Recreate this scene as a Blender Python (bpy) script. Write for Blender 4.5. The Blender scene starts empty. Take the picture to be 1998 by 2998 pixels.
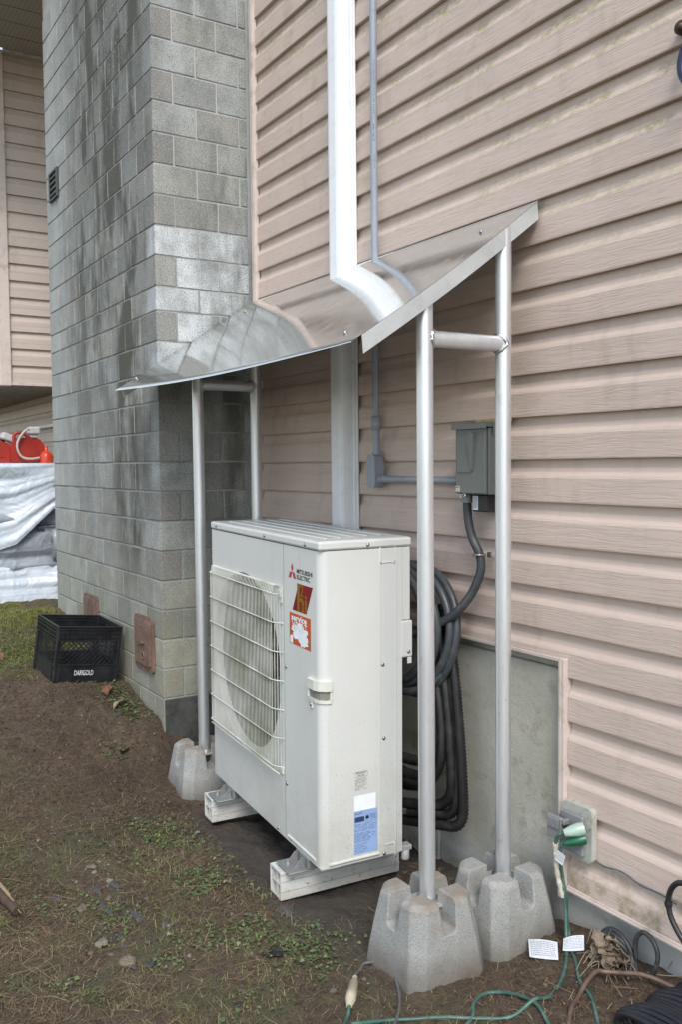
import bpy, math, random
import numpy as np
from mathutils import Vector, Matrix, noise
random.seed(7); rng = np.random.default_rng(7)
S = bpy.context.scene
COL = S.collection
PI = math.pi
# ------------------------------------------------------------ camera, world, sun
def cam_axes(yaw, pitch, roll):
    cy, sy, cp, sp = math.cos(yaw), math.sin(yaw), math.cos(pitch), math.sin(pitch)
    f = Vector((-sy*cp, cy*cp, -sp)); r = Vector((cy, sy, 0)); u = r.cross(f)
    cr, sr = math.cos(roll), math.sin(roll)
    return r*cr + u*sr, -r*sr + u*cr, f
cr_, cu_, cf_ = cam_axes(1.00990388, 0.05380660, -0.00997978)
cam = bpy.data.cameras.new('camera'); cam_o = bpy.data.objects.new('camera', cam); COL.objects.link(cam_o)
cam.sensor_fit = 'VERTICAL'; cam.sensor_height = 24.0; cam.lens = 24.0*2619.49/2998.0
cam.clip_start = .05; cam.clip_end = 500
cam_o.matrix_world = Matrix(((cr_.x, cu_.x, -cf_.x, 2.38711), (cr_.y, cu_.y, -cf_.y, -1.98206), (cr_.z, cu_.z, -cf_.z, 1.28900), (0, 0, 0, 1)))
S.camera = cam_o
W = bpy.data.worlds.new('World'); S.world = W; W.use_nodes = True
wn = W.node_tree; bg = wn.nodes['Background']
sky = wn.nodes.new('ShaderNodeTexSky'); sky.sky_type = 'NISHITA'; sky.sun_disc = False
SUN_EL, SUN_AZ = math.radians(46), math.radians(116)     # azimuth from +y (north) clockwise: the open side of the yard
sky.sun_elevation = SUN_EL; sky.sun_rotation = SUN_AZ; sky.air_density = 1.2; sky.dust_density = .6
hs = wn.nodes.new('ShaderNodeHueSaturation'); hs.inputs['Saturation'].default_value = .55
wn.links.new(sky.outputs[0], hs.inputs['Color']); wn.links.new(hs.outputs[0], bg.inputs['Color'])
bg.inputs['Strength'].default_value = .125
sun = bpy.data.lights.new('sun', 'SUN'); sun.energy = 1.5; sun.angle = math.radians(24); sun.color = (1, .955, .905)
sun_o = bpy.data.objects.new('sun', sun); COL.objects.link(sun_o)
sd = Vector((math.sin(SUN_AZ)*math.cos(SUN_EL), math.cos(SUN_AZ)*math.cos(SUN_EL), math.sin(SUN_EL)))
sun_o.rotation_euler = sd.to_track_quat('Z', 'Y').to_euler()
S.view_settings.view_transform = 'Standard'; S.view_settings.look = 'None'; S.view_settings.gamma = 1
S.view_settings.use_curve_mapping = False; S.view_settings.exposure = 1.0
S.render.engine = 'CYCLES'
# ------------------------------------------------------------ materials
class Mat:
    def __init__(s, name):
        s.m = bpy.data.materials.new(name); s.m.use_nodes = True; s.t = s.m.node_tree
        s.b = s.t.nodes['Principled BSDF']; s.pos = None
    def n(s, ty, ins=None, **kw):
        q = s.t.nodes.new('ShaderNode'+ty)
        for k, v in kw.items(): setattr(q, k, v)
        for k, v in (ins or {}).items(): s.set(q, k, v)
        return q
    def set(s, q, k, v):
        if isinstance(v, bpy.types.NodeSocket): s.t.links.new(v, q.inputs[k])
        else: q.inputs[k].default_value = v
    def P(s, sc=(1, 1, 1), rot=(0, 0, 0), local=False):
        if local: src = s.n('TexCoord').outputs['Object']
        else:
            if s.pos is None: s.pos = s.n('NewGeometry').outputs['Position']
            src = s.pos
        return s.n('Mapping', {'Vector': src, 'Scale': sc, 'Rotation': rot}).outputs[0]
    def noise(s, scale=5, detail=4, rough=.55, sc=(1, 1, 1), local=False, dist=0):
        return s.n('TexNoise', {'Vector': s.P(sc, local=local), 'Scale': scale, 'Detail': detail, 'Roughness': rough, 'Distortion': dist}).outputs[0]
    def ramp(s, v, a, b, c=0., d=1.):
        return s.n('MapRange', {'Value': v, 'From Min': a, 'From Max': b, 'To Min': c, 'To Max': d}).outputs[0]
    def mix(s, f, a, b, mode='MIX'):
        q = s.n('Mix', data_type='RGBA', blend_type=mode)
        for i, v in ((0, f), (6, a), (7, b)):
            if isinstance(v, bpy.types.NodeSocket): s.t.links.new(v, q.inputs[i])
            else: q.inputs[i].default_value = v if i == 0 else (*v[:3], 1)
        return q.outputs[2]
    def math(s, op, a, b=0., c=0.):
        q = s.n('Math', operation=op)
        for i, v in enumerate((a, b, c)):
            if isinstance(v, bpy.types.NodeSocket): s.t.links.new(v, q.inputs[i])
            else: q.inputs[i].default_value = v
        return q.outputs[0]
    def sep(s):
        s.P(); return s.n('SeparateXYZ', {'Vector': s.pos}).outputs
    def bump(s, h, st=.3, dist=.002, nrm=None):
        q = s.n('Bump', {'Height': h, 'Strength': st, 'Distance': dist})
        if nrm: s.t.links.new(nrm, q.inputs['Normal'])
        s.t.links.new(q.outputs[0], s.b.inputs['Normal']); return q.outputs[0]
    def out(s, col=None, rough=None, metal=None, **kw):
        if col is not None: s.set(s.b, 'Base Color', (*col[:3], 1) if isinstance(col, tuple) else col)
        if rough is not None: s.set(s.b, 'Roughness', rough)
        if metal is not None: s.set(s.b, 'Metallic', metal)
        for k, v in kw.items(): s.set(s.b, k.replace('_', ' '), v)
        return s.m
def simple(name, col, rough=.5, metal=0, var=.12, vs=12, bump=.15, bs=180, bd=.0006, dirt=None, da=.5, ds=6, spec=.5):
    m = Mat(name)
    n1 = m.noise(vs, 5)
    c = m.mix(m.ramp(n1, .3, .7), tuple(x*(1-var) for x in col), tuple(min(1, x*(1+var)) for x in col))
    if dirt:
        n2 = m.noise(ds, 8, .7)
        c = m.mix(m.ramp(n2, .5, .68, 0, da), c, dirt)
    if bump: m.bump(m.noise(bs, 3), bump, bd)
    m.out(c, m.ramp(m.noise(vs*1.7, 4), .3, .7, rough*.85, min(1, rough*1.15)), metal)
    m.set(m.b, 'Specular IOR Level', spec)
    return m.m
# ------------------------------------------------------------ mesh helpers
OFF = {}
class MB:
    def __init__(s): s.v = []; s.f = []; s.sm = []
    def add(s, vs, fs, sm=False):
        o = len(s.v); s.v += [tuple(v) for v in vs]; s.f += [tuple(i+o for i in f) for f in fs]; s.sm += [sm]*len(fs); return s
    def box(s, x0, x1, y0, y1, z0, z1, c=0.):
        if c <= 0:
            vs = [(x, y, z) for x in (x0, x1) for y in (y0, y1) for z in (z0, z1)]
            return s.add(vs, [(0, 1, 3, 2), (4, 6, 7, 5), (0, 4, 5, 1), (2, 3, 7, 6), (0, 2, 6, 4), (1, 5, 7, 3)])
        # chamfered box: 24 vertices
        X, Y, Z = (x0, x1), (y0, y1), (z0, z1); vs = []; ix = {}
        for i in (0, 1):
            for j in (0, 1):
                for k in (0, 1):
                    p = (X[i], Y[j], Z[k]); q = (X[i]+c*(1-2*i), Y[j]+c*(1-2*j), Z[k]+c*(1-2*k))
                    for a in range(3):
                        w = list(q); w[a] = p[a]; ix[i, j, k, a] = len(vs); vs.append(tuple(w))
        g = lambda i, j, k, a: ix[i, j, k, a]
        fs = []
        for i in (0, 1):
            L = [(0, 0), (1, 0), (1, 1), (0, 1)]
            fs.append([g(i, a, b, 0) for a, b in (L if i else L[::-1])])
            fs.append([g(a, i, b, 1) for a, b in (L[::-1] if i else L)])
            fs.append([g(a, b, i, 2) for a, b in (L if i else L[::-1])])
        for j in (0, 1):
            for k in (0, 1):
                e = [g(0, j, k, 1), g(1, j, k, 1), g(1, j, k, 2), g(0, j, k, 2)]; fs.append(e if (j == k) else e[::-1])
                e = [g(j, 0, k, 0), g(j, 1, k, 0), g(j, 1, k, 2), g(j, 0, k, 2)]; fs.append(e[::-1] if (j == k) else e)
                e = [g(j, k, 0, 0), g(j, k, 1, 0), g(j, k, 1, 1), g(j, k, 0, 1)]; fs.append(e if (j == k) else e[::-1])
        for i in (0, 1):
            for j in (0, 1):
                for k in (0, 1):
                    e = [g(i, j, k, 0), g(i, j, k, 1), g(i, j, k, 2)]; fs.append(e if (i+j+k) % 2 else e[::-1])
        return s.add(vs, fs)
    def prism(s, pts, ax, a0, a1, sm=False):      # 2-D outline extruded along an axis
        def P(p, h): return {'x': (h, p[0], p[1]), 'y': (p[0], h, p[1]), 'z': (p[0], p[1], h)}[ax]
        n = len(pts); vs = [P(p, a0) for p in pts]+[P(p, a1) for p in pts]
        s.add(vs, [(i, (i+1) % n, n+(i+1) % n, n+i) for i in range(n)], sm)
        return s.add(vs, [tuple(range(n))[::-1], tuple(range(n, 2*n))])
    def tube(s, pts, r, seg=12, rf=None, caps=True, closed=False, flat=None):
        pts = [Vector(p) for p in pts]; n = len(pts); vs = []
        T = []
        for i in range(n):
            if closed: t = pts[(i+1) % n]-pts[i-1]
            else: t = pts[min(i+1, n-1)]-pts[max(i-1, 0)]
            T.append(t.normalized())
        up = Vector((0, 0, 1)) if abs(T[0].z) < .9 else Vector((1, 0, 0))
        a = T[0].cross(up).normalized()
        for i in range(n):
            a = (a - T[i]*a.dot(T[i])).normalized(); b = T[i].cross(a)
            rr = rf(i) if rf else r
            for k in range(seg):
                th = 2*PI*k/seg; vs.append(pts[i]+a*(rr*math.cos(th))+b*(rr*math.sin(th)))
        fs = [(i*seg+k, i*seg+(k+1) % seg, (i+1)*seg+(k+1) % seg, (i+1)*seg+k) for i in range(n-1) for k in range(seg)]
        if closed: fs += [((n-1)*seg+k, (n-1)*seg+(k+1) % seg, (k+1) % seg, k) for k in range(seg)]
        s.add(vs, fs, True)
        if caps and not closed:
            s.add(vs[:seg], [tuple(range(seg))[::-1]]); s.add(vs[-seg:], [tuple(range(seg))])
        return s
    def lathe(s, prof, c, ax='z', seg=24):        # profile of (radius, height)
        vs = []
        for r, h in prof:
            for k in range(seg):
                th = 2*PI*k/seg; u, v = r*math.cos(th), r*math.sin(th)
                vs.append({'z': (c[0]+u, c[1]+v, c[2]+h), 'y': (c[0]+u, c[1]+h, c[2]+v), 'x': (c[0]+h, c[1]+u, c[2]+v)}[ax])
        fs = [(i*seg+k, i*seg+(k+1) % seg, (i+1)*seg+(k+1) % seg, (i+1)*seg+k) for i in range(len(prof)-1) for k in range(seg)]
        s.add(vs, fs, True)
        if prof[0][0] > 0: s.add(vs[:seg], [tuple(range(seg))[::-1]])
        if prof[-1][0] > 0: s.add(vs[-seg:], [tuple(range(seg))])
        return s
    def build(s, name, mat, parent=None, label=None, bevel=0, local=False, recalc=True):
        me = bpy.data.meshes.new(name)
        off = Vector((0, 0, 0)) if local else OFF.get(parent.name if parent else None, Vector((0, 0, 0)))
        if parent is None and not local:          # a thing that is one mesh: origin at the base of its bounds
            a = np.array(s.v); off = Vector(((a[:, 0].min()+a[:, 0].max())/2, (a[:, 1].min()+a[:, 1].max())/2, a[:, 2].min()))
        vs = [(v[0]-off.x, v[1]-off.y, v[2]-off.z) for v in s.v]
        me.from_pydata(vs, [], s.f); me.polygons.foreach_set('use_smooth', s.sm)
        if recalc:
            import bmesh
            bm = bmesh.new(); bm.from_mesh(me); bmesh.ops.recalc_face_normals(bm, faces=bm.faces); bm.to_mesh(me); bm.free()
        me.materials.append(mat); me.update()
        o = bpy.data.objects.new(name, me); COL.objects.link(o)
        if parent: o.parent = parent; OFF[o.name] = off
        elif not local: o.location = off; OFF[o.name] = off
        if label: o['label'] = label
        if bevel:
            b = o.modifiers.new('bevel', 'BEVEL'); b.width = bevel; b.segments = 2; b.limit_method = 'ANGLE'; b.angle_limit = .6
            b.harden_normals = False
        return o
def thing(name, label, cat, loc=(0, 0, 0), group=None, rot=(0, 0, 0)):
    o = bpy.data.objects.new(name, None); COL.objects.link(o); o.location = loc; o.rotation_euler = rot
    o.empty_display_size = .1
    o['label'] = label; o['category'] = cat
    if group: o['group'] = group
    OFF[o.name] = Vector(loc); return o
def tag(o, label, cat, group=None, kind=None):
    if label: o['label'] = label
    if cat: o['category'] = cat
    if group: o['group'] = group
    if kind: o['kind'] = kind
    return o
def smooth(pts, k=8, closed=False):               # Catmull-Rom through the points
    P = [Vector(p) for p in pts]; n = len(P); out = []
    for i in range(n if closed else n-1):
        if closed: a, b, c, d = P[i-1], P[i], P[(i+1) % n], P[(i+2) % n]
        else: a, b, c, d = P[max(i-1, 0)], P[i], P[i+1], P[min(i+2, n-1)]
        for j in range(k):
            t = j/k; out.append(.5*((2*b)+(c-a)*t+(2*a-5*b+4*c-d)*t*t+(3*b-a-3*c+d)*t**3))
    if not closed: out.append(P[-1])
    return out
def resample(pts, step):
    P = [Vector(p) for p in pts]; out = [P[0]]; need = step
    for a, b in zip(P, P[1:]):
        L = (b-a).length; d = 0
        while L-d >= need:
            d += need; out.append(a+(b-a)*(d/L)); need = step
        need -= (L-d)
    return out
def text_geo(txt, mapf, width, height, x0=0, z0=0, bold=0.):
    """letters as flat faces: mapf(u, v) puts a point of the print onto its surface"""
    cu = bpy.data.curves.new('t', 'FONT'); cu.body = txt; cu.size = 1; cu.resolution_u = 3; cu.offset = bold
    o = bpy.data.objects.new('t', cu); COL.objects.link(o); bpy.context.view_layer.update()
    me = bpy.data.meshes.new_from_object(o.evaluated_get(bpy.context.evaluated_depsgraph_get()))
    V = np.array([v.co[:2] for v in me.vertices]); F = [tuple(p.vertices) for p in me.polygons]
    bpy.data.objects.remove(o); bpy.data.curves.remove(cu); bpy.data.meshes.remove(me)
    mn, mx = V.min(0), V.max(0); sc = (V-mn)/(mx-mn)
    return [mapf(x0+a*width, z0+b*height) for a, b in sc], F
# ------------------------------------------------------------ terrain height
CP = np.array([(.35,-.42,-.178),(.36,-.13,-.178),(.35,-.72,-.18),(0,-.6,-.172),(0,-.1,-.172),(-1.29,-.41,-.172),(-1.0,-.1,-.17),(-.6,-.3,-.172),
(.9,0,-.125),(.6,.0,-.125),(1.4,0,-.12),(-.5,-.62,-.165),(-1.05,-.62,-.155),(-1.33,-.62,-.11),(-1.47,-.42,-.10),(-1.5,-.1,-.12),
(-1.6,-.5,.05),(-1.65,-.49,.07),(-1.95,-.49,.115),(-2.3,-.5,.16),(-2.4,-.6,.20),(-2.07,-.88,.215),(-2.08,-.56,.175),(-2.42,-.9,.232),(-2.9,-.5,.27),(-3.4,-.5,.38),(-3.7,-.5,.36),(-4,-.6,.33),
(-1.6,-.75,.06),(-1.4,-.9,.0),(-1.7,-1.0,.12),(-2,-1.15,.2),(-2.5,-1.2,.24),(-3,-1.1,.28),(-1,-.95,-.08),(-.5,-.9,-.15),(-.5,-1.2,-.14),(-1.2,-1.2,.02),
(0,-1,-.178),(0,-1.5,-.18),(-1,-1.6,0),(-2,-2,.15),(.6,-.6,-.18),(.9,-.5,-.17),(1.5,-1,-.18),(2.5,-1.5,-.18),(-5,-1.5,.36),(-6,-3,.4),(1.5,-4,-.18),(-3,-4,.2),(-9,0,.4),(-5,1,.35),(-9,-9,.4),(9,-9,-.2),(9,3,-.2),(-9,9,.4),(9,9,-.2)])
phi = lambda r: np.sqrt(r*r+.01)
_n = len(CP); _A = np.zeros((_n+1, _n+1)); _A[:_n, :_n] = phi(np.linalg.norm(CP[:, None, :2]-CP[None, :, :2], axis=2))-1e-3*np.eye(_n)
_A[:_n, _n] = 1; _A[_n, :_n] = 1; _w = np.linalg.solve(_A, np.append(CP[:, 2], 0))
def H(x, y):
    x = np.asarray(x, float); y = np.asarray(y, float)
    r = np.sqrt((x[..., None]-CP[:, 0])**2+(y[..., None]-CP[:, 1])**2)
    h = phi(r)@_w[:-1]+_w[-1]
    far = np.clip((np.sqrt(x**2+y**2)-9)/6, 0, 1)
    return h*(1-far)+.1*far
_rp = rng.uniform(0, 6.28, (60, 3)); _rf = np.concatenate([rng.uniform(2, 8, 12), rng.uniform(10, 40, 24), rng.uniform(50, 140, 24)])
def bumpy(x, y):                                  # lumps of the trodden soil
    x = np.asarray(x, float); y = np.asarray(y, float); s = np.zeros_like(x)
    for (p, q, a), f in zip(_rp, _rf): s = s+np.sin(f*(x*math.cos(a)+y*math.sin(a))+p)*np.sin(f*.7*(y*math.cos(a+1)-x*math.sin(a+1))+q)*(.0048*(6/f)**.5)
    return s
def HG(x, y): return float(H(x, y)+bumpy(x, y))
def gp(x, y, dz=0): return (x, y, HG(x, y)+dz)
# ------------------------------------------------------------ ground sheet
def spaced(a, b, step, far):
    mid = np.arange(a, b+1e-6, step); g = [step]; t = [0]
    while t[-1] < far: g.append(g[-1]*1.22); t.append(t[-1]+g[-1])
    t = np.array(t[1:]); return np.concatenate([a-t[::-1], mid, b+t])
gx = spaced(-4.2, 1.5, .0125, 90); gy = spaced(-1.75, .1, .0125, 90)
GX, GY = np.meshgrid(gx, gy, indexing='ij')
GZ = np.empty_like(GX)
for i in range(0, len(gx), 40): GZ[i:i+40] = H(GX[i:i+40], GY[i:i+40])+bumpy(GX[i:i+40], GY[i:i+40])
nx, ny = GX.shape
me = bpy.data.meshes.new('ground'); me.vertices.add(nx*ny)
me.vertices.foreach_set('co', np.stack([GX, GY, GZ], -1).reshape(-1))
I = (np.arange(nx-1)[:, None]*ny+np.arange(ny-1)[None, :]).reshape(-1)
quads = np.stack([I, I+ny, I+ny+1, I+1], -1)
me.loops.add(quads.size); me.loops.foreach_set('vertex_index', quads.reshape(-1))
me.polygons.add(len(quads)); me.polygons.foreach_set('loop_start', np.arange(0, quads.size, 4)); me.polygons.foreach_set('loop_total', np.full(len(quads), 4))
me.polygons.foreach_set('use_smooth', np.ones(len(quads), bool)); me.update(calc_edges=True)
m = Mat('trodden_soil'); X, Y, Z = m.sep()
n1 = m.noise(3.2, 8, .62); n2 = m.noise(45, 6, .7); n3 = m.noise(9, 6, .6)
c = m.mix(m.ramp(n1, .35, .65), (.190, .130, .083), (.108, .076, .051))
c = m.mix(m.ramp(n2, .35, .7), m.mix(1, c, (.42, .41, .40), 'MULTIPLY'), c); c = m.mix(m.ramp(m.noise(19, 7, .7), .36, .58, .55, 0), c, (.050, .040, .030))
moss = m.math('MULTIPLY', m.ramp(n3, .42, .6), m.ramp(m.math('ADD', X, m.math('MULTIPLY', Y, -.5)), -1.6, -2.3))
c = m.mix(moss, c, (.12, .13, .028))
gm = m.math('MULTIPLY', m.ramp(m.noise(6, 7, .65), .42, .58, 0, .8), m.ramp(m.math('SUBTRACT', m.math('MULTIPLY', Y, -1), m.math('MULTIPLY', X, -.35)), .55, .8))
c = m.mix(gm, c, (.088, .086, .042))
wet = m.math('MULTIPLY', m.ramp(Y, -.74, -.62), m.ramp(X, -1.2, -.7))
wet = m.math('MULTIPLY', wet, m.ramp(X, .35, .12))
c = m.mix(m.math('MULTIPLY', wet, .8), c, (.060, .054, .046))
c = m.mix(m.ramp(m.noise(160, 2, .5), .71, .76, 0, .75), c, (.30, .29, .26))
hsum = m.math('ADD', m.math('MULTIPLY', n2, 1.4), m.noise(240, 3, .6))
m.bump(m.math('ADD', hsum, m.noise(14, 5, .6)), 1.0, .009)
m.out(c, m.ramp(n1, .3, .7, .68, .95))
me.materials.append(m.m)
g = bpy.data.objects.new('ground', me); COL.objects.link(g); g['kind'] = 'structure'; g['label'] = 'trodden brown soil yard rising towards the chimney'
# ------------------------------------------------------------ house wall: siding boards
def siding_mat(name, base, algae=True):
    m = Mat(name); X, Y, Z = m.sep()
    big = m.noise(2.3, 5, .6)
    c = m.mix(m.ramp(big, .3, .7), tuple(v*.93 for v in base), tuple(v*1.05 for v in base))
    c = m.mix(m.ramp(m.noise(5, 6, .65, sc=(1, 1, 3)), .5, .75, 0, .35), c, (base[0]*.92, base[1]*.95, base[2]*.86))
    fine = m.noise(60, 4, .7, sc=(.6, 1, 1.6)); c = m.mix(m.ramp(fine, .35, .75, .0, .16), c, (base[0]*.6, base[1]*.6, base[2]*.58))
    # grime specks and streaks
    sp = m.noise(75, 6, .75); c = m.mix(m.ramp(sp, .66, .74, 0, .7), c, (.10, .085, .065))
    st = m.noise(9, 5, .6, sc=(1, 1, .25)); c = m.mix(m.ramp(st, .56, .72, 0, .28), c, (.26, .21, .15))
    # position inside a course (0 at the butt, 1 at the top)
    fr = m.math('FRACT', m.math('DIVIDE', m.math('SUBTRACT', Z, -.0138), .13109))
    upper = m.ramp(fr, .52, .64)
    if algae:
        a = m.math('MULTIPLY', m.ramp(m.math('ADD', m.math('MULTIPLY', X, .35), Z), 1.85, 2.6), m.ramp(m.noise(7, 6, .7, sc=(.8, 1, 2)), .40, .60))
        band = m.math('MULTIPLY', m.math('MULTIPLY', m.ramp(fr, .50, .60), m.ramp(fr, .95, .74)), m.ramp(m.noise(38, 6, .75), .38, .56))
        c = m.mix(m.math('MULTIPLY', m.math('MULTIPLY', a, band), 1.), c, (.27, .255, .13))
        a2 = m.math('MULTIPLY', m.ramp(Z, 2.0, 2.6), m.ramp(m.noise(4, 6, .7), .55, .68))
        c = m.mix(m.math('MULTIPLY', m.math('MULTIPLY', a2, m.ramp(fr, .60, .45)), .7), c, (.36, .30, .18))
        low = m.math('MULTIPLY', m.ramp(Z, .17, .02), m.ramp(m.noise(16, 6, .75), .45, .62)); c = m.mix(m.math('MULTIPLY', low, .7), c, (.20, .18, .08))
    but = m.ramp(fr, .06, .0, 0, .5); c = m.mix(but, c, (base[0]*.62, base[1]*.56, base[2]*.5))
    # embossed wood grain, wandering lines that crowd together
    wob = m.noise(5, 2, .5, sc=(.8, 1, 2.5))
    zz = m.math('ADD', m.math('MULTIPLY', Z, 1.0), m.math('MULTIPLY', wob, .036))
    wv = m.n('TexNoise', {'Vector': m.n('CombineXYZ', {'X': m.math('MULTIPLY', X, 3.0), 'Y': 0., 'Z': m.math('MULTIPLY', zz, 115)}).outputs[0], 'Scale': 1.0, 'Detail': 3.0, 'Roughness': .55}).outputs[0]
    line = m.ramp(m.math('ABSOLUTE', m.math('SUBTRACT', wv, .5)), .0, .055)
    line = m.math('MAXIMUM', line, m.math('MULTIPLY', upper, .7))
    c = m.mix(m.ramp(line, 0, 1, .15, 0), c, (base[0]*.45, base[1]*.42, base[2]*.4))
    m.bump(m.math('ADD', line, m.math('MULTIPLY', fine, .35)), .4, .0013)
    m.out(c, .55); m.set(m.b, 'Specular IOR Level', .35)
    return m.m
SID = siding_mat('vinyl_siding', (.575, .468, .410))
SID2 = siding_mat('vinyl_siding_shade_tint', (.53, .445, .39), False)  # shaded copy of the siding: shade put into a darker base colour
TRIM = simple('siding_trim', (.55, .47, .425), .5, 0, .06, 6, .1, 90, dirt=(.22, .18, .13), da=.5, ds=14)
S0, SC = 1.29709, .131086
def course_profile(z0, z1=None, zt=None):
    """outline (depth, z) of one course: flat lower face, cove above, tucked under the next"""
    z1 = z0+SC; a = [(.0185, z0+.0015), (.0, z0), (-.0005, z0+.003), (.0008, z0+SC*.56), (.0040, z0+SC*.62), (.0110, z0+SC*.70), (.0155, z0+SC*.80), (.0180, z0+SC*1.0), (.0180, z0+SC*1.12), (.023, z0+SC*1.12), (.023, z0+.001)]
    return a
house = thing('house_wall', 'pinkish beige vinyl siding wall standing on a grey concrete foundation', 'wall', (0, 0, 0))
def board(x0, x1, z0, parent, mat, clip_lo=None, clip_hi=None, axis='x', plane=0., flip=1, segs=None):
    pr = course_profile(z0)
    if clip_lo is not None: pr = [(d, max(z, clip_lo)) for d, z in pr]
    if clip_hi is not None: pr = [(d, min(z, clip_hi)) for d, z in pr]
    n = len(pr); vs = []; b = MB()
    segs = segs or max(1, int(abs(x1-x0)/.18))
    for i in range(segs+1):
        t = x0+(x1-x0)*i/segs
        w = .0016*math.sin(t*2.3+z0*9)+.001*math.sin(t*7.1+z0*31)    # vinyl never hangs dead straight
        for d, z in pr:
            dd = d+.3*w; zz = z+.45*w
            vs.append((t, plane+dd*flip, zz) if axis == 'x' else (plane-dd*flip, t, zz))
    fs = [(i*n+k, i*n+(k+1) % n, (i+1)*n+(k+1) % n, (i+1)*n+k) for i in range(segs) for k in range(n)]
    b.add(vs, fs); b.add(vs[:n], [tuple(range(n))]); b.add(vs[-n:], [tuple(range(n))])
    return b.build('siding_board', mat, parent)
k = -10
while S0+k*SC < 4.1:
    z0 = S0+k*SC
    if k == -10: board(.5045, 2.3, z0, house, SID, clip_lo=.008)
    elif z0+SC < .691: board(.5045, 2.3, z0, house, SID)
    elif z0 < .691: board(-1.498, .5045, z0, house, SID, clip_lo=.697); board(.5045, 2.3, z0, house, SID)
    else: board(-1.498, 2.3, z0, house, SID)
    k += 1
b = MB(); b.box(-1.533, -1.499, -.012, .012, .70, 4.1, .002).box(-1.527, -1.505, -.0165, -.0125, .70, 4.1)
b.build('corner_trim', TRIM, house)
b = MB(); b.box(.4775, .503, -.016, .02, -.03, .699, .002).box(.4845, .4905, -.0195, -.0165, -.03, .699).build('edge_trim', TRIM, house)
b = MB(); b.box(-1.498, .4770, -.004, .02, .684, .6965, .002).build('sill_trim', TRIM, house)
b = MB(); b.box(.5045, 2.3, -.004, .02, -.006, .0075, .002).box(.5045, 2.3, -.012, -.0045, -.004, .0005).build('starter_trim', TRIM, house)
b = MB(); b.box(-1.50, 2.3, .0245, .10, .70, 4.1); b.box(.5045, 2.3, .0245, .10, -.006, .70)
b.build('sheathing', simple('wall_backing', (.16, .13, .11), .9), house)
m = Mat('foundation_concrete'); X, Y, Z = m.sep()
c = m.mix(m.ramp(m.noise(3, 8, .65), .32, .68), (.38, .38, .32), (.54, .525, .46))
c = m.mix(m.ramp(m.noise(12, 6, .7), .52, .7, 0, .6), c, (.16, .145, .085))
c = m.mix(m.math('MULTIPLY', m.ramp(Z, .12, -.12), m.ramp(m.noise(7, 6, .7), .4, .6)), c, (.42, .43, .44))
c = m.mix(m.math('MULTIPLY', m.ramp(Z, -.09, -.14), m.ramp(m.noise(9, 5), .4, .6, .1, .7)), c, (.10, .10, .06))
c = m.mix(m.ramp(m.noise(85, 5, .75), .62, .72, 0, .6), c, (.07, .07, .06))
c = m.mix(m.ramp(m.noise(60, 3, .6), .70, .75, 0, .6), c, (.50, .50, .47))
m.bump(m.math('ADD', m.noise(90, 5, .7), m.noise(16, 4)), .6, .004); m.out(c, .9); FND = m.m
b = MB(); b.box(-1.592, 2.3, .030, .25, -.5, .652, .004); b.box(-1.592, .5, .052, .25, .6525, .684); b.box(.20, .26, .026, .03, -.5, .1) if False else None
b.build('foundation', FND, house)
b = MB(); b.box(-1.592, -.145, .018, .0295, -.5, -.045, .003); b.build('footing', FND, house)
# ------------------------------------------------------------ chimney of split-faced concrete blocks
XC, DC, CW = -1.5932, -.4795, 1.880
m = Mat('concrete_block'); X, Y, Z = m.sep()
info = m.n('ObjectInfo'); rnd = info.outputs['Random']
front = m.n('NewGeometry').outputs['Normal']; fy = m.ramp(m.n('SeparateXYZ', {'Vector': front}).outputs[1], -.5, -.9)
base = m.mix(m.ramp(m.noise(7, 5, .6), .40, .62, 0, .6), info.outputs['Color'], (.19, .20, .19))
sp = m.noise(150, 3, .7); speck = m.ramp(sp, .36, .50)
c = m.mix(m.ramp(speck, 0, 1, .68, 0), base, (.075, .078, .076))
pale = m.ramp(m.noise(120, 3, .6), .56, .68, 0, .55); c = m.mix(pale, c, (.44, .47, .46)); c = m.mix(m.math('MULTIPLY', m.ramp(X, -2.9, -3.3), .35), c, (.42, .45, .43))
# damp stains: vertical tongues, strongest on the front face towards the corner
warp = m.math('MULTIPLY', m.math('SUBTRACT', m.noise(1.6, 5, .6, sc=(1, 1, .8)), .5), .9)
xx = m.math('ADD', X, warp)
core = m.math('MULTIPLY', m.ramp(m.math('ABSOLUTE', m.math('ADD', xx, 2.15)), .95, .45), m.ramp(Z, 1.2, 2.2, .25, 1.0))
ton = m.ramp(m.noise(2.6, 6, .62, sc=(2.2, 2.2, .75)), .43, .57)
core2 = m.math('MULTIPLY', m.ramp(m.math('ABSOLUTE', m.math('ADD', xx, 2.0)), .42, .12), m.ramp(Z, .55, .9))
st = m.math('MULTIPLY', m.math('MAXIMUM', core, core2), m.math('MAXIMUM', m.ramp(ton, 0, 1, .16, 1), m.ramp(Z, 1.9, 2.9, 0, .50)))
st = m.math('MULTIPLY', m.math('MULTIPLY', st, fy), m.ramp(m.math('ADD', X, m.math('MULTIPLY', warp, .12)), -1.60, -1.76, .25, 1))
side = m.math('MULTIPLY', m.math('SUBTRACT', 1., fy), m.ramp(m.noise(3, 5, .6, sc=(1, 2.2, .6)), .44, .62, 0, .75))
side = m.math('MULTIPLY', side, m.math('MAXIMUM', m.ramp(m.math('ADD', Y, m.math('MULTIPLY', warp, .3)), -.34, -.12, .2, 1), m.ramp(Z, 2.9, 3.6, 0, .9)))
c = m.mix(m.math('MULTIPLY', m.math('MAXIMUM', st, side), .95), c, (.066, .067, .052))
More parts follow.
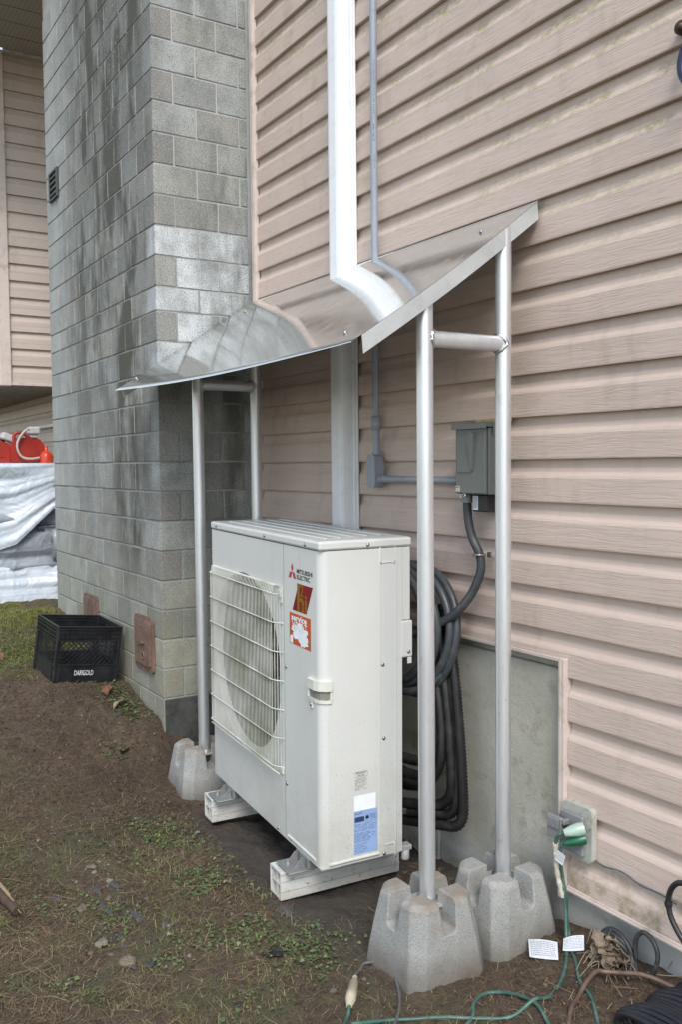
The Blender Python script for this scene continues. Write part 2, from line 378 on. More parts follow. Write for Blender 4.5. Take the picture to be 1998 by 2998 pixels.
# salt runs, mossy yellow foot
salt = m.math('MULTIPLY', m.ramp(m.noise(90, 5, .8, sc=(1, 1, .45)), .58, .66), m.math('MULTIPLY', m.ramp(m.math('ABSOLUTE', m.math('ADD', m.math('ADD', X, 2.35), m.math('MULTIPLY', Z, -.06))), .34, .1), m.ramp(Z, 2.5, 3.3)))
c = m.mix(m.math('MULTIPLY', salt, .75), c, (.62, .64, .60))
foot = m.math('MULTIPLY', m.ramp(Z, 1.05, .35), m.ramp(m.noise(4, 5, .6), .3, .6, .35, 1)); c = m.mix(m.math('MULTIPLY', foot, .5), c, (.27, .26, .165))
m.bump(m.math('ADD', sp, m.math('MULTIPLY', m.noise(500, 2), .5)), .85, .0035)
m.out(c, .93); BLK = m.m
m = Mat('mortar'); X, Y, Z = m.sep()
c = m.mix(m.ramp(m.noise(4, 6, .6), .35, .65), (.19, .195, .18), (.40, .40, .38))
c = m.mix(m.ramp(m.noise(150, 3, .6), .4, .7, 0, .5), c, (.12, .12, .11))
c = m.mix(m.math('MULTIPLY', m.ramp(Z, 2.2, 2.6), m.math('MULTIPLY', m.ramp(Y, -.5, -.47), .5)), c, (.5, .51, .5))
m.bump(m.noise(140, 4), .6, .003); m.out(c, .95); MOR = m.m
chim = thing('chimney', 'tall grey concrete block chimney with dark damp stains on its broad face', 'chimney', (XC-CW/2, DC/2, 0))
J = .0085
b = MB(); b.box(XC-CW+.004, XC-.0045, DC+.0045, .30, .15, 4.3); b.build('mortar', MOR, chim)
m = Mat('dark_footing'); c = m.mix(m.ramp(m.noise(8, 7, .7), .35, .65), (.028, .030, .027), (.085, .087, .078)); m.bump(m.noise(60, 5, .7), .7, .005); m.out(c, .85)  # footing in a much darker tone than the blocks above
b = MB(); b.box(XC-.30, XC+.004, DC+.003, .02, -.4, .183, .004); b.build('footing', m.m, chim)
levels = [.1884+.13968*i for i in range(12)] + [1.865, 2.004, 2.117, 2.258, 2.396, 2.535, 2.674, 2.814, 2.956, 3.095, 3.237, 3.378, 3.517, 3.657, 3.797, 3.937, 4.077]
cache = {}
def block(cx, cy, cz, sx, sy, sz, colr):
    key = (round(sx, 3), round(sy, 3), round(sz, 3)); v = random.randrange(3)
    if (key, v) not in cache:
        bb = MB(); bb.box(-sx/2, sx/2, -sy/2, sy/2, -sz/2, sz/2, .0022)
        bb.v = [tuple(q+random.uniform(-.0009, .0009) for q in p) for p in bb.v]
        me = bpy.data.meshes.new('concrete_block'); me.from_pydata(bb.v, [], bb.f)
        import bmesh
        bm = bmesh.new(); bm.from_mesh(me); bmesh.ops.recalc_face_normals(bm, faces=bm.faces); bm.to_mesh(me); bm.free()
        me.materials.append(BLK); cache[key, v] = me
    o = bpy.data.objects.new('concrete_block', cache[key, v]); COL.objects.link(o); o.parent = chim
    o.location = Vector((cx, cy, cz))-OFF[chim.name]; o.color = (*colr, 1); return o
def gcol(kind='n'):
    t = random.uniform(.78, 1.18); u = random.uniform(-.012, .012)
    if kind == 'w': t *= random.uniform(.85, 1.02); return (.62*t, .65*t, .67*t)
    if kind == 'h': return (.40*t, .42*t, .43*t)
    if kind == 'br': return (.285*t, .278*t, .260*t)
    return ((.350+u)*t, .356*t, (.335-u)*t)
FL = .2215
for r, (za, zb) in enumerate(zip([.02]+levels, levels)):
    z, hz = (za+zb)/2, zb-za-J
    odd = (r % 2 == 0)
    # corner block wraps the edge
    cxl = .105 if odd else .215; syl = .212 if odd else .098
    def colour(xm, ym, sidef):
        zr = z
        if sidef and 1.70 < zr < 2.40: return gcol('w') if ym < -.15 else gcol('h' if r in (13, 16) else 'n')
        if random.random() < .04: return gcol('br')
        return gcol()
    cc = gcol('w') if (odd and 1.72 < z < 2.40) else (gcol('br') if not odd and z < 3.4 and random.random() < .7 else gcol())
    block(XC-cxl/2, DC+syl/2, z, cxl, syl, hz, cc)
    if r == 0: pass
    x = XC-cxl-J; i = 0
    while x > XC-CW+.02:
        w = FL-J
        if x-w < XC-CW+.045: w = x-(XC-CW)
        block(x-w/2, DC+.04, z, w, .08, hz, colour(x-w/2, DC, False)); x -= w+J; i += 1
    if r > 0:
        y = DC+syl+J; 
        while y < -.015:
            w = min(.2115-.0, -.002-y)
            block(XC-.04, y+w/2, z, .08, w, hz, colour(XC, y, True)); y += w+J
# cleanout doors and louvred vent set into the front face
m = Mat('rusty_iron'); c = m.mix(m.ramp(m.noise(9, 7, .7), .35, .65), (.10, .058, .042), (.20, .125, .095)); c = m.mix(m.ramp(m.noise(50, 4, .7), .55, .7, 0, .5), c, (.26, .19, .15))
m.bump(m.noise(120, 4), .5, .002); m.out(c, .8); RUST = m.m
def rrect(x0, x1, z0, z1, r, k=4):
    out = []
    for cx, cz, a in ((x1-r, z0+r, -90), (x1-r, z1-r, 0), (x0+r, z1-r, 90), (x0+r, z0+r, 180)):
        for i in range(k+1): t = math.radians(a+90*i/k); out.append((cx+r*math.cos(t), cz+r*math.sin(t)))
    return out
def cleanout(x0, x1, z0, z1, lab):
    b = MB(); b.prism(rrect(x0, x1, z0, z1, .022), 'y', DC-.014, DC-.001); b.prism(rrect(x0+.018, x1-.018, z0+.03, z1-.02, .012), 'y', DC-.022, DC-.0142)
    zc = (z0+z1)/2
    xm = (x0+x1)/2; b.prism(rrect(xm-.032, xm+.032, zc-.0, zc+.012, .005), 'y', DC-.034, DC-.0222); b.lathe([(.012, 0), (.012, -.004), (.02, -.004), (.02, 0)], (xm+.012, DC-.0222, z0+.075), 'y', 14)
    for i in range(3): b.box(xm-.05, xm+.05, DC-.0238, DC-.0222, z1-.05-.014*i, z1-.043-.014*i)
    b.build('cleanout_door', RUST, chim, lab, bevel=.0015)
cleanout(-1.95, -1.70, .285, .553, 'rusty iron cleanout door nearest the chimney corner')
cleanout(-2.83, -2.585, .285, .553, 'rusty iron cleanout door behind the milk crate')
DKV = simple('dark_vent_paint', (.045, .05, .048), .6)
b = MB(); x0, x1, z0, z1 = -3.365, -3.18, 2.925, 3.10
for a in ((x0, x0+.018, z0, z1), (x1-.018, x1, z0, z1), (x0+.0185, x1-.0185, z0, z0+.015), (x0+.0185, x1-.0185, z1-.015, z1)): b.box(a[0], a[1], DC-.016, DC-.001, a[2], a[3], .002)
v = b.build('wall_vent', DKV, chim)
for i in range(4):
    z = z0+.03+i*.034; b = MB(); b.prism([(DC-.015, z), (DC-.013, z-.002), (DC-.003, z+.024), (DC-.005, z+.026)], 'x', x0+.019, x1-.019); b.build('louver', DKV, v)
# ------------------------------------------------------------ bay, its eave and the wall under it
bay = thing('projecting_bay', 'beige sided upper bay overhanging the yard beyond the chimney', 'house bay', (-5.2, 0, 1.91))
z = 1.925
while z < 4.33:
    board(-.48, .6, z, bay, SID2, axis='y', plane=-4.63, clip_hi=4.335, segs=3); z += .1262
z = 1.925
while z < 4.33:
    board(-8.6, -4.66, z, bay, SID2, axis='x', plane=-.535, clip_hi=4.335, segs=3); z += .1262  # unseen far length of the bay, extended to darken the space below
b = MB(); b.box(-4.66, -4.606, -.562, -.481, 1.895, 4.34, .004); b.build('corner_post', TRIM, bay)
b = MB(); b.box(-8.6, -4.66, -.508, .6, 1.94, 4.34); b.build('core', simple('bay_core', (.2, .17, .14), .9), bay)  # core runs as far out of view, keeping light from underneath
b = MB(); b.box(-4.6295, -4.615, -.48, .6, 1.900, 1.9235, .002); b.build('skirt_trim', TRIM, bay)
m = Mat('perforated_soffit'); X, Y, Z = m.sep()
vx = m.math('FRACT', m.math('MULTIPLY', X, 36)); vy = m.math('FRACT', m.math('MULTIPLY', Y, 36))
dd = m.math('ADD', m.math('POWER', m.math('SUBTRACT', vx, .5), 2.), m.math('POWER', m.math('SUBTRACT', vy, .5), 2.))
m.out(m.mix(m.ramp(dd, .02, .035), (.13, .115, .105), (.40, .35, .32)), .6); SOF = m.m
eave = thing('eave_soffit', 'perforated beige soffit boards under the eave, top left corner', 'soffit', (-4, -.3, 4.34))
for i in range(6):
    x = -4.58+.216*i; b = MB(); b.box(x, x+.206, -1.2, .9, 4.341, 4.36, .002); b.build('soffit_board', SOF, eave)
b = MB(); b.box(-4.60, -3.28, -1.2, .9, 4.3625, 4.40); b.build('backing', DKV, eave)
b = MB(); b.box(-4.629, -4.585, -.48, .9, 4.325, 4.352, .003); b.build('frieze_trim', TRIM, eave)
PLK = simple('shade_toned_boards', (.20, .165, .13), .8, 0, .2)  # shade under the bay is put into this dark board colour
b = None
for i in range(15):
    y = -.50+i*.075; b = MB(); b.box(-8.6, -4.631, y, y+.071, 1.912, 1.924, .002); b.build('soffit_board', PLK, bay)  # boards carried out of view with the extended bay to block light
low = thing('lower_wall', 'shaded beige siding wall under the overhanging bay', 'wall', (-6, .05, .3))
z = .33
while z < 1.95:
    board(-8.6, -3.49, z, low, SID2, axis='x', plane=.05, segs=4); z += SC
b = MB(); b.box(-8.6, -3.49, .0745, .3, .1, 2.4); b.build('backing', DKV, low)
b = MB(); b.box(-6.4, -4.7, .018, .045, 1.63, 1.66, .003); b.build('window_sill', simple('white_sill', (.55, .56, .56), .5), low)
# ------------------------------------------------------------ aluminium canopy on two pipe frames
m = Mat('bright_aluminium_sheet'); n1 = m.noise(3, 5, .6); n2 = m.noise(30, 6, .7, sc=(1, .2, 1))
c = m.mix(m.ramp(n1, .3, .7), (.62, .65, .64), (.72, .75, .745))
c = m.mix(m.ramp(m.noise(220, 3, .7), .70, .76, 0, .5), c, (.36, .36, .34))
m.out(m.mix(m.ramp(m.noise(70, 5, .75), .60, .70, 0, .35), c, (.5, .5, .48)), m.math('ADD', m.ramp(n2, .3, .7, .04, .09), m.ramp(m.noise(18, 6, .7), .52, .72, 0, .12)), .88); ALS = m.m
m = Mat('aluminium_pipe'); X, Y, Z = m.sep()
n1 = m.noise(8, 6, .65, sc=(1, 1, .12)); n2 = m.noise(40, 5, .7, sc=(1, 1, .05))
c = m.mix(m.ramp(n1, .3, .7), (.64, .66, .68), (.80, .82, .84)); c = m.mix(m.ramp(m.noise(110, 4, .7), .66, .72, 0, .8), c, (.16, .15, .14))
c = m.mix(m.ramp(m.noise(26, 6, .7, sc=(1, 1, .5)), .60, .70, 0, .35), c, (.35, .34, .33))
m.bump(n2, .15, .001); m.out(c, m.ramp(n2, .3, .7, .34, .50), .80); ALP = m.m
ALF = simple('brushed_flange', (.62, .65, .66), .42, .55, .08, 9, .1, dirt=(.4, .4, .39), da=.3, ds=30)
WLD = simple('weld_bead', (.62, .62, .61), .3, 1.0, .2, 90, .8, 260, .002)
SCR = simple('zinc_screw', (.42, .43, .43), .35, 1.0)
can = thing('rain_canopy', 'sloped aluminium sheet canopy on welded pipe frames above the heat pump', 'canopy', (-.5, -.3, 0))
xr, xl, ye = .382, -1.583, -.684
def sheet_z(x, y):
    t = -y/.684; u = (x-xl)/(xr-xl)
    return 2.080*(1-t)+(1.630+(1.612-1.630)*u)*t+.003*math.sin(PI*t)*math.sin(PI*u*1.4)-.008*math.sin(PI*t)-.018*math.sin(PI*u)*t
nx_, ny_ = 60, 24; b = MB()
for s_ in (0, 1):
    vs = []
    for i in range(nx_+1):
        for j in range(ny_+1):
            x = xl+(xr-xl)*i/nx_; y = -.002+(ye+.002)*j/ny_; vs.append((x, y, sheet_z(x, y)-.0014*s_))
    fs = [(i*(ny_+1)+j, (i+1)*(ny_+1)+j, (i+1)*(ny_+1)+j+1, i*(ny_+1)+j+1) for i in range(nx_) for j in range(ny_)]
    b.add(vs, [f[::-1] if s_ else f for f in fs], True)
N1 = (nx_+1)*(ny_+1); e = []
for i in range(nx_): e += [(i*(ny_+1)+ny_, (i+1)*(ny_+1)+ny_), (i*(ny_+1), (i+1)*(ny_+1))]
b.add([], [])
b.f += [(a, c_, c_+N1, a+N1) for a, c_ in e]; b.sm += [False]*len(e)
roof = b.build('roof_sheet', ALS, can, recalc=False)
def flange(x, dirn, name, drop):
    b = MB(); n = 20; vs = []
    for j in range(n+1):
        y = -.012+(-.652+.012)*j/n; z = sheet_z(min(max(x, xl), xr), y)
        # the flange stands square to the sloping sheet
        vs += [(x, y, z-.001), (x+.0022, y, z-.001), (x+.0022, y+drop*.10, z-drop), (x, y+drop*.10, z-drop)]
    fs = [(j*4+k, j*4+(k+1) % 4, j*4+4+(k+1) % 4, j*4+4+k) for j in range(n) for k in range(4)]
    b.add(vs, fs); b.add(vs[:4], [(0, 1, 2, 3)]); b.add(vs[-4:], [(0, 1, 2, 3)])
    return b.build(name, ALF, can)
flange(xr, 1, 'side_flange', .050); flange(xl-.0022, -1, 'side_flange', .050)
for x, y in ((.24, -.613), (-1.54, -.60), (.241, -.11), (-1.40, -.12)):
    z = sheet_z(x, y); b = MB(); b.lathe([(.0, .008), (.004, .008), (.0052, .0065), (.0052, .003), (.008, .002), (.008, .0), (0, 0)], (x, y, z), 'z', 10); b.build('screw', SCR, can)
posts = [(.350, -.4156), (.362, -.1295), (-1.288, -.412), (-1.274, -.138)]
RP = .0242
for px, py in posts:
    zt = sheet_z(px, py)-.004; b = MB(); seg = 28
    vs = []
    for zz in (.013, .4, .8, 1.2, 1.6, None):
        for kk in range(seg):
            th = 2*PI*kk/seg; x, y = px+RP*math.cos(th), py+RP*math.sin(th); vs.append((x, y, sheet_z(x, y)-.004 if zz is None else zz))
    b.add(vs, [(i*seg+q, i*seg+(q+1) % seg, (i+1)*seg+(q+1) % seg, (i+1)*seg+q) for i in range(5) for q in range(seg)], True)
    o = b.build('post', ALP, can)
    b = MB(); b.box(px-.052, px+.052, py-.052, py+.052, .006, .0125, .001); b.build('base_plate', ALP, can)
    b = MB(); pts = []
    for q in range(40):
        th = 2*PI*q/40; rr = RP+.004+random.uniform(-.0015, .0015); pts.append((px+rr*math.cos(th), py+rr*math.sin(th), .0155+random.uniform(-.001, .001)))
    b.tube(pts, .006, 7, rf=lambda i: .0060+.0022*(i % 2), closed=True); b.build('weld', WLD, can)
for (ax, ay), (bx, by) in ((posts[0], posts[1]), (posts[2], posts[3])):
    A_, B_ = Vector((ax, ay, 1.6415)), Vector((bx, by, 1.6415)); dv = (B_-A_).normalized()
    b = MB(); b.tube([A_+dv*.018, B_-dv*.018], .0235, 24, caps=False); b.build('cross_rail', ALP, can)
    for P0, sg in ((A_, 1), (B_, -1)):
        b = MB(); pts = []
        for q in range(36):
            th = 2*PI*q/36; rr = .0258+random.uniform(-.001, .001); off = math.sqrt(max(0, .0252**2-(rr*math.cos(th)*.93)**2))
            side_ = dv.cross(Vector((0, 0, 1))); pts.append(P0+dv*sg*off+side_*rr*math.cos(th)+Vector((0, 0, rr*math.sin(th))))
        b.tube(pts, .0045, 6, rf=lambda i: .0042+.0018*(i % 2), closed=True); b.build('weld', WLD, can)
# ------------------------------------------------------------ concrete pier blocks
m = Mat('pier_concrete'); X, Y, Z = m.sep(); info = m.n('ObjectInfo')
c = m.mix(m.ramp(m.noise(6, 7, .65), .32, .68), (.25, .255, .24), (.36, .365, .35))
c = m.mix(m.ramp(m.noise(230, 3, .65), .30, .52, .6, 0), c, (.10, .105, .10)); c = m.mix(m.ramp(m.noise(260, 3, .6), .60, .70, 0, .6), c, (.50, .51, .50))
top = m.math('MULTIPLY', m.ramp(Z, .015, .05), m.ramp(m.noise(14, 5, .6), .40, .55)); top = m.math('MULTIPLY', top, m.ramp(Y, -.2, -.34))
c = m.mix(m.math('MULTIPLY', top, .65), c, (.22, .165, .115))
c = m.mix(m.math('MULTIPLY', m.ramp(m.noise(8, 4), .60, .68), .35), c, (.23, .16, .11))
c = m.mix(m.math('MULTIPLY', m.ramp(m.math('ADD', Z, m.math('MULTIPLY', m.noise(11, 5, .6), .09)), -.02, -.13), .8), c, (.12, .098, .075))
m.bump(m.math('ADD', m.noise(200, 4, .7), m.noise(26, 4)), .8, .0035); m.out(c, .93); PIER = m.m
def octo(h, ch): return [(-h+ch, -h), (h-ch, -h), (h, -h+ch), (h, h-ch), (h-ch, h), (-h+ch, h), (-h, h-ch), (-h, -h+ch)]
def pier_mesh():
    """tapered octagonal block, cross slots cut from its top"""
    def half(z): return .139+(.107-.139)*(z+.178)/.230
    rings = []
    for z, ins in [(-.20, 0), (-.12, -.002), (-.05, -.0015), (.0, 0), (.040, .001), (.0515, .010)]: rings.append([(x, y, z) for x, y in octo(half(z)-ins, .036)])
    b = MB(); n = 8; vs = [p for r in rings for p in r]
    b.add(vs, [(i*n+k, i*n+(k+1) % n, (i+1)*n+(k+1) % n, (i+1)*n+k) for i in range(5) for k in range(n)]+[tuple(range(n))[::-1], tuple(range(5*n, 6*n))])
    o = b.build('pier_block', PIER, None, local=True)
    cut = []
    for ax in (0, 1):
        c = MB(); pr = [(-.0225, -.030), (-.015, -.038), (.015, -.038), (.0225, -.030), (.0305, .08), (-.0305, .08)]
        c.prism(pr, 'y' if ax else 'x', -.3, .3); q = c.build('slot', PIER, None, local=True)
        md = o.modifiers.new('slot', 'BOOLEAN'); md.object = q; md.operation = 'DIFFERENCE'; md.solver = 'EXACT'; cut.append(q)
    bpy.context.view_layer.update()
    me = bpy.data.meshes.new_from_object(o.evaluated_get(bpy.context.evaluated_depsgraph_get())); me.name = 'pier_block'
    for q in cut+[o]: bpy.data.objects.remove(q)
    return me
pl = [((.350, -.4256), 0.0, 'weathered pier block with brown stained top, nearest the camera under the front right post'),
      ((.366, -.1435), .03, 'clean grey pier block against the foundation under the back right post'),
      ((-1.288, -.4200), -.04, 'grey pier block beside the chimney corner under the front left post'),
      ((-1.274, -.140), .02, 'pier block behind the heat pump under the back left post')]
for i, ((x, y), rz, lab) in enumerate(pl):
    if i == 0: PM = pier_mesh()
    o = bpy.data.objects.new('pier_block', PM); COL.objects.link(o); o.location = (x, y, 0); o.rotation_euler.z = rz+(i*PI/2)
    bv = o.modifiers.new('bevel', 'BEVEL'); bv.width = .005; bv.segments = 3; bv.limit_method = 'ANGLE'; bv.angle_limit = .5
    tag(o, lab, 'pier block', 'concrete pier blocks under the canopy posts')
# ------------------------------------------------------------ outdoor heat pump
UROT = (0, .0115, -.0799)
hp = thing('heat_pump', 'cream white outdoor heat pump unit with round fan behind a wire grille', 'heat pump', (0, -.5693, 0), rot=UROT)
def ub(mb, name, mat, parent=None, **kw): return mb.build(name, mat, parent or hp, local=True, **kw)
m = Mat('cream_enamel'); X, Y, Z = m.sep()
c = m.mix(m.ramp(m.noise(2.5, 4), .3, .7), (.565, .578, .555), (.61, .62, .60))
c = m.mix(m.math('MULTIPLY', m.ramp(m.noise(170, 4, .7), .615, .68), m.ramp(Z, .75, .0, .06, .85)), c, (.13, .11, .085))
c = m.mix(m.math('MULTIPLY', m.ramp(Z, .40, .0), m.ramp(m.noise(6, 6, .7), .35, .65, 0, .5)), c, (.38, .35, .28))
c = m.mix(m.ramp(m.noise(12, 6, .7, sc=(1.6, 1.6, .12)), .58, .74, 0, .22), c, (.40, .39, .33))
m.bump(m.noise(300, 2), .06, .0004); m.out(c, m.ramp(m.noise(9, 5), .3, .7, .30, .44)); ENM = m.m
WIRE = simple('grille_coating', (.60, .61, .55), .45, 0, .18, 5, 0, dirt=(.27, .29, .19), da=.75, ds=3.0)
BLKP = simple('black_plastic', (.018, .018, .02), .45)
GREYP = simple('fan_plastic', (.11, .115, .115), .55, 0, .25, 6, dirt=(.36, .37, .34), da=.5, ds=3.5)
A0, A1, B1 = -.998, 0., .302
# body shell: front panel with the round opening, rounded corner into the side panel
cx_, cz_, ro = -.642, .545, .334
def plate_hole(x0, x1, z0, z1, cx, cz, r, y, seg=72):
    vs = []; 
    for k in range(seg):
        th = 2*PI*k/seg; c_, s_ = math.cos(th), math.sin(th); vs.append((cx+r*c_, y, cz+r*s_))
    for k in range(seg):
        th = 2*PI*k/seg; c_, s_ = math.cos(th), math.sin(th)
        tx = ((x1-cx)/c_ if c_ > 0 else (x0-cx)/c_) if abs(c_) > 1e-6 else 9; tz = ((z1-cz)/s_ if s_ > 0 else (z0-cz)/s_) if abs(s_) > 1e-6 else 9
        t = min(tx, tz); vs.append((cx+t*c_, y, cz+t*s_))
    fs = [(k, (k+1) % seg, seg+(k+1) % seg, seg+k) for k in range(seg)]
    cs = []
    for px_, pz_ in ((x1, z1), (x0, z1), (x0, z0), (x1, z0)):
        th = math.atan2(pz_-cz, px_-cx) % (2*PI); k = int(th/(2*PI)*seg); vs.append((px_, y, pz_)); fs.append((seg+k, seg+(k+1) % seg, len(vs)-1))
    return vs, fs
b = MB(); vs, fs = plate_hole(A0, -.2785, .0, 1.017, cx_, cz_, ro, 0.0); b.add(vs, fs)
seg = 72; rr = [(ro, 0), (ro-.003, .005), (ro-.009, .010), (ro-.011, .030)]
b.lathe([(a, h) for a, h in rr], (cx_, 0, cz_), 'y', 72)
b.f = b.f[:-2]; b.sm = b.sm[:-2]                   # leave the bell mouth open at both ends
ub(b, 'fan_panel', ENM, recalc=True)
b = MB()
RC = .030; arc = [(-.2765, 0.0)]
for i in range(9): t = math.radians(-90+90*i/8); arc.append((A1-RC+RC*math.cos(t), RC+RC*math.sin(t)))
arc.append((A1, .2308))
inner = [(x-.002, y+.002) for x, y in arc[::-1]]
b.prism(arc+inner, 'z', 0, 1.017)
for f_ in range(len(b.sm)): b.sm[f_] = False
ob = ub(b, 'corner_panel', ENM)
b = MB(); b.box(A1-.003, A1-.0002, .2318, B1, 0, 1.017, .0008); ub(b, 'service_panel', ENM)
# raised rounded rectangle on the service panel and pressed ribs low down
def ridge(pts, r, name='pressed_rib'):
    b = MB(); b.tube(smooth(pts, 5), r, 8); b.v = [(x+(.0012 if x > -.1 and y > .1 and r < .004 else 0), y, z) for x, y, z in b.v]; ub(b, name, ENM)
zz_ = [(A1-.0012, .2165, .04), (A1-.0012, .2165, .955), (A1-.0012, .222, .967), (A1-.0012, .232, .970), (A1-.0012, .262, .970), (A1-.0012, .272, .966), (A1-.0012, .2765, .955), (A1-.0012, .2765, .055), (A1-.0012, .272, .040), (A1-.0012, .262, .036), (A1-.0012, .235, .036)]
ridge(zz_, .0026)
ridge([(A1-.001, .026, .012), (A1-.001, .12, .012), (A1-.001, .212, .012)], .006); ridge([(-.255, .001, .018), (-.15, .001, .018), (-.04, .001, .018)], .006)
b = MB(); b.box(A0, A1-.004, .001, B1-.001, -.002, .003); b.box(A0, A0+.003, .0015, B1, .003, 1.017); b.box(A0+.004, -.004, B1-.012, B1-.002, .0035, 1.017); ub(b, 'chassis', ENM)
b = MB(); b.box(A0+.01, -.02, .17, .29, .01, 1.01); b.box(-.275, -.262, .004, .168, .01, 1.01); ub(b, 'coil_block', simple('dark_coil', (.02, .02, .021), .6))
# rear cover strips seen from the side
b = MB(); b.box(-.03, A1-.001, B1+.0005, .3335, .775, 1.017, .003); ub(b, 'rear_cover', ENM)
b = MB(); b.box(-.028, A1+.004, .2975, .340, .652, .774, .004); b.box(-.004, .001, .322, .338, .63, .6515, .001); ub(b, 'valve_cover', ENM)
# lid
b = MB(); b.box(A0-.004, A1+.005, -.005, .337, 1.0185, 1.049, .006); ub(b, 'lid', ENM, bevel=.004)
for i in range(5):
    bb = .055+i*.056; b = MB(); b.tube([(A0+.06, bb, 1.0485), (A1-.07-.01*i, bb, 1.0485)], .0035, 8); ub(b, 'lid_rib', ENM)
def screw(P, ax, nm='screw'):
    b = MB(); s_ = -1 if ax == 'y' else 1
    b.lathe([(0, .004*s_), (.0045, .0037*s_), (.006, .002*s_), (.0065, 0), (0, 0)], P, ax, 12); ub(b, nm, SCR)
for P_, ax in (((-.93, -.0055, 1.0345), 'y'), ((-.43, -.0055, 1.0345), 'y'), ((-.095, -.0055, 1.032), 'y'), ((.0055, .170, 1.031), 'x'), ((.0002, .2275, .6376), 'x'), ((.0045, .3235, .671), 'x'), ((.0002, .2313, .394), 'x'), ((.0002, .2313, .0015+.006), 'x'), ((-.262, -.0002, .602), 'y'), ((-.2617, -.0002, .198), 'y'), ((-.3425, -.0002, .0125), 'y'), ((-.2315, -.0002, .0155), 'y')): screw(P_, ax)
# fan
b = MB(); b.lathe([(0, .05), (.055, .052), (.075, .06), (.085, .075), (.085, .13), (0, .13)], (cx_, 0, cz_), 'y', 32); ub(b, 'fan_hub', GREYP)
for kb in range(3):
    b = MB(); vs = []; nr, na = 8, 12
    for i in range(nr+1):
        r_ = .08+(.285-.08)*i/nr
        for j in range(na+1):
            sp_ = math.radians(98)*(.75+.25*i/nr); th = 2*PI*kb/3+.5+sp_*(j/na)-.25*i/nr
            vs.append((cx_+r_*math.cos(th), .065+.075*(j/na)-.012*i/nr, cz_+r_*math.sin(th)))
    b.add(vs, [(i*(na+1)+j, (i+1)*(na+1)+j, (i+1)*(na+1)+j+1, i*(na+1)+j+1) for i in range(nr) for j in range(na)], True)
    o = ub(b, 'fan_blade', GREYP); sm = o.modifiers.new('thick', 'SOLIDIFY'); sm.thickness = .003
b = MB(); b.lathe([(ro-.0112, .0302), (ro-.012, .15), (.0, .165)], (cx_, 0, cz_), 'y', 48); b.f = b.f[:-1]; b.sm = b.sm[:-1]; ub(b, 'dark_interior', simple('inner_shroud', (.06, .063, .062), .6, 0, .3, 8), recalc=False)
# guard grille of wires
GB = -.024; ga0, ga1 = -.960, -.330; gz0, gz1 = .238, .846
gr = MB(); zt_ = .868
gr.tube([(ga0, -.004, .872), (ga1+.03, -.004, .872)], .0022, 6)
o_g = ub(gr, 'fan_grille', WIRE, label='white wire guard grille with greenish grime')
b = MB(); nw = 48
for i in range(nw):
    a = ga0+.006+(ga1-ga0-.006)*i/(nw-1)
    path = [(a, -.003, .873), (a, -.018, .872), (a, GB+.006, .862), (a, GB, .846), (a, GB, .55), (a, GB, gz0)]
    b.tube(path, .00145, 4, caps=False)
for i, a in enumerate((-.320, -.309, -.300)): b.tube([(a, GB+.006*(i+1), .838), (a, GB+.006*(i+1), gz0-.006)], .0012, 5)
o = ub(b, 'grille_wire', WIRE, o_g); o['kind'] = 'stuff'
for z in (.846, .747, .647, .547, .447, .347, .246):
    b = MB(); b.tube([(ga0-.014, -.003, z), (ga0-.009, GB+.004, z), (ga0+.002, GB-.003, z), (ga1+.004, GB-.003, z), (ga1+.022, GB+.010, z-.002), (ga1+.034, -.002, z-.002), (ga1+.046, -.002, z-.002)], .0021, 7); ub(b, 'grille_bar', WIRE, o_g)
b = MB(); b.tube([(ga0-.004, -.01, gz0-.012), (ga0+.004, GB-.001, gz0-.008), (ga1+.004, GB-.001, gz0-.008), (ga1+.03, GB+.012, gz0-.018)], .0026, 7); ub(b, 'grille_bar', WIRE, o_g)
b = MB(); b.box(-.305, -.283, -.006, -.001, .815, .868, .001).box(-.310, -.285, -.010, -.0065, .835, .86, .001); ub(b, 'grille_clip', WIRE, o_g)
b = MB(); b.box(-.306, -.285, -.006, -.001, .222, .247, .001); ub(b, 'grille_clip', WIRE, o_g)
b = MB(); b.box(A0-.012, A0-.001, .02, .05, .64, .67, .001); ub(b, 'side_hook', WIRE)
# corner handle
def hprof(d, a0=-.080, b1=.038): return [(a0, .0), (a0, -d), (-.030, -d), (-.012+d*.4, .0045-d*.75), (.0+d*.75, .018-d*.3), (d, .030), (d, b1), (.0, b1), (.0, .030), (-.004, .016), (-.016, .004), (-.030, .0)]
IVO = simple('ivory_plastic', (.60, .61, .54), .4)
b = MB(); b.prism(hprof(.0115), 'z', .576, .607); b.prism(hprof(.0060), 'z', .536, .5465); b.prism(hprof(.0095, -.080, .0)[:2]+[(-.072, -.0095), (-.072, 0)], 'z', .547, .5755); b.prism([(.0, .031), (.008, .031), (.008, .038), (.0, .038)], 'z', .547, .5755); b.prism([(-.066, 0), (-.066, -.006), (-.050, -.006), (-.050, 0)], 'z', .514, .5355)
for q in range(len(b.sm)): b.sm[q] = False
ub(b, 'corner_handle', IVO, bevel=.0022)
b = MB(); b.prism(hprof(.0022, -.0715, .0305), 'z', .547, .5755); ub(b, 'recess_shade_plate', simple('handle_shade_tone', (.20, .20, .17), .6))  # same plastic as the handle, recess shade painted as a darker colour
screw((-.058, -.0062, .524), 'y')
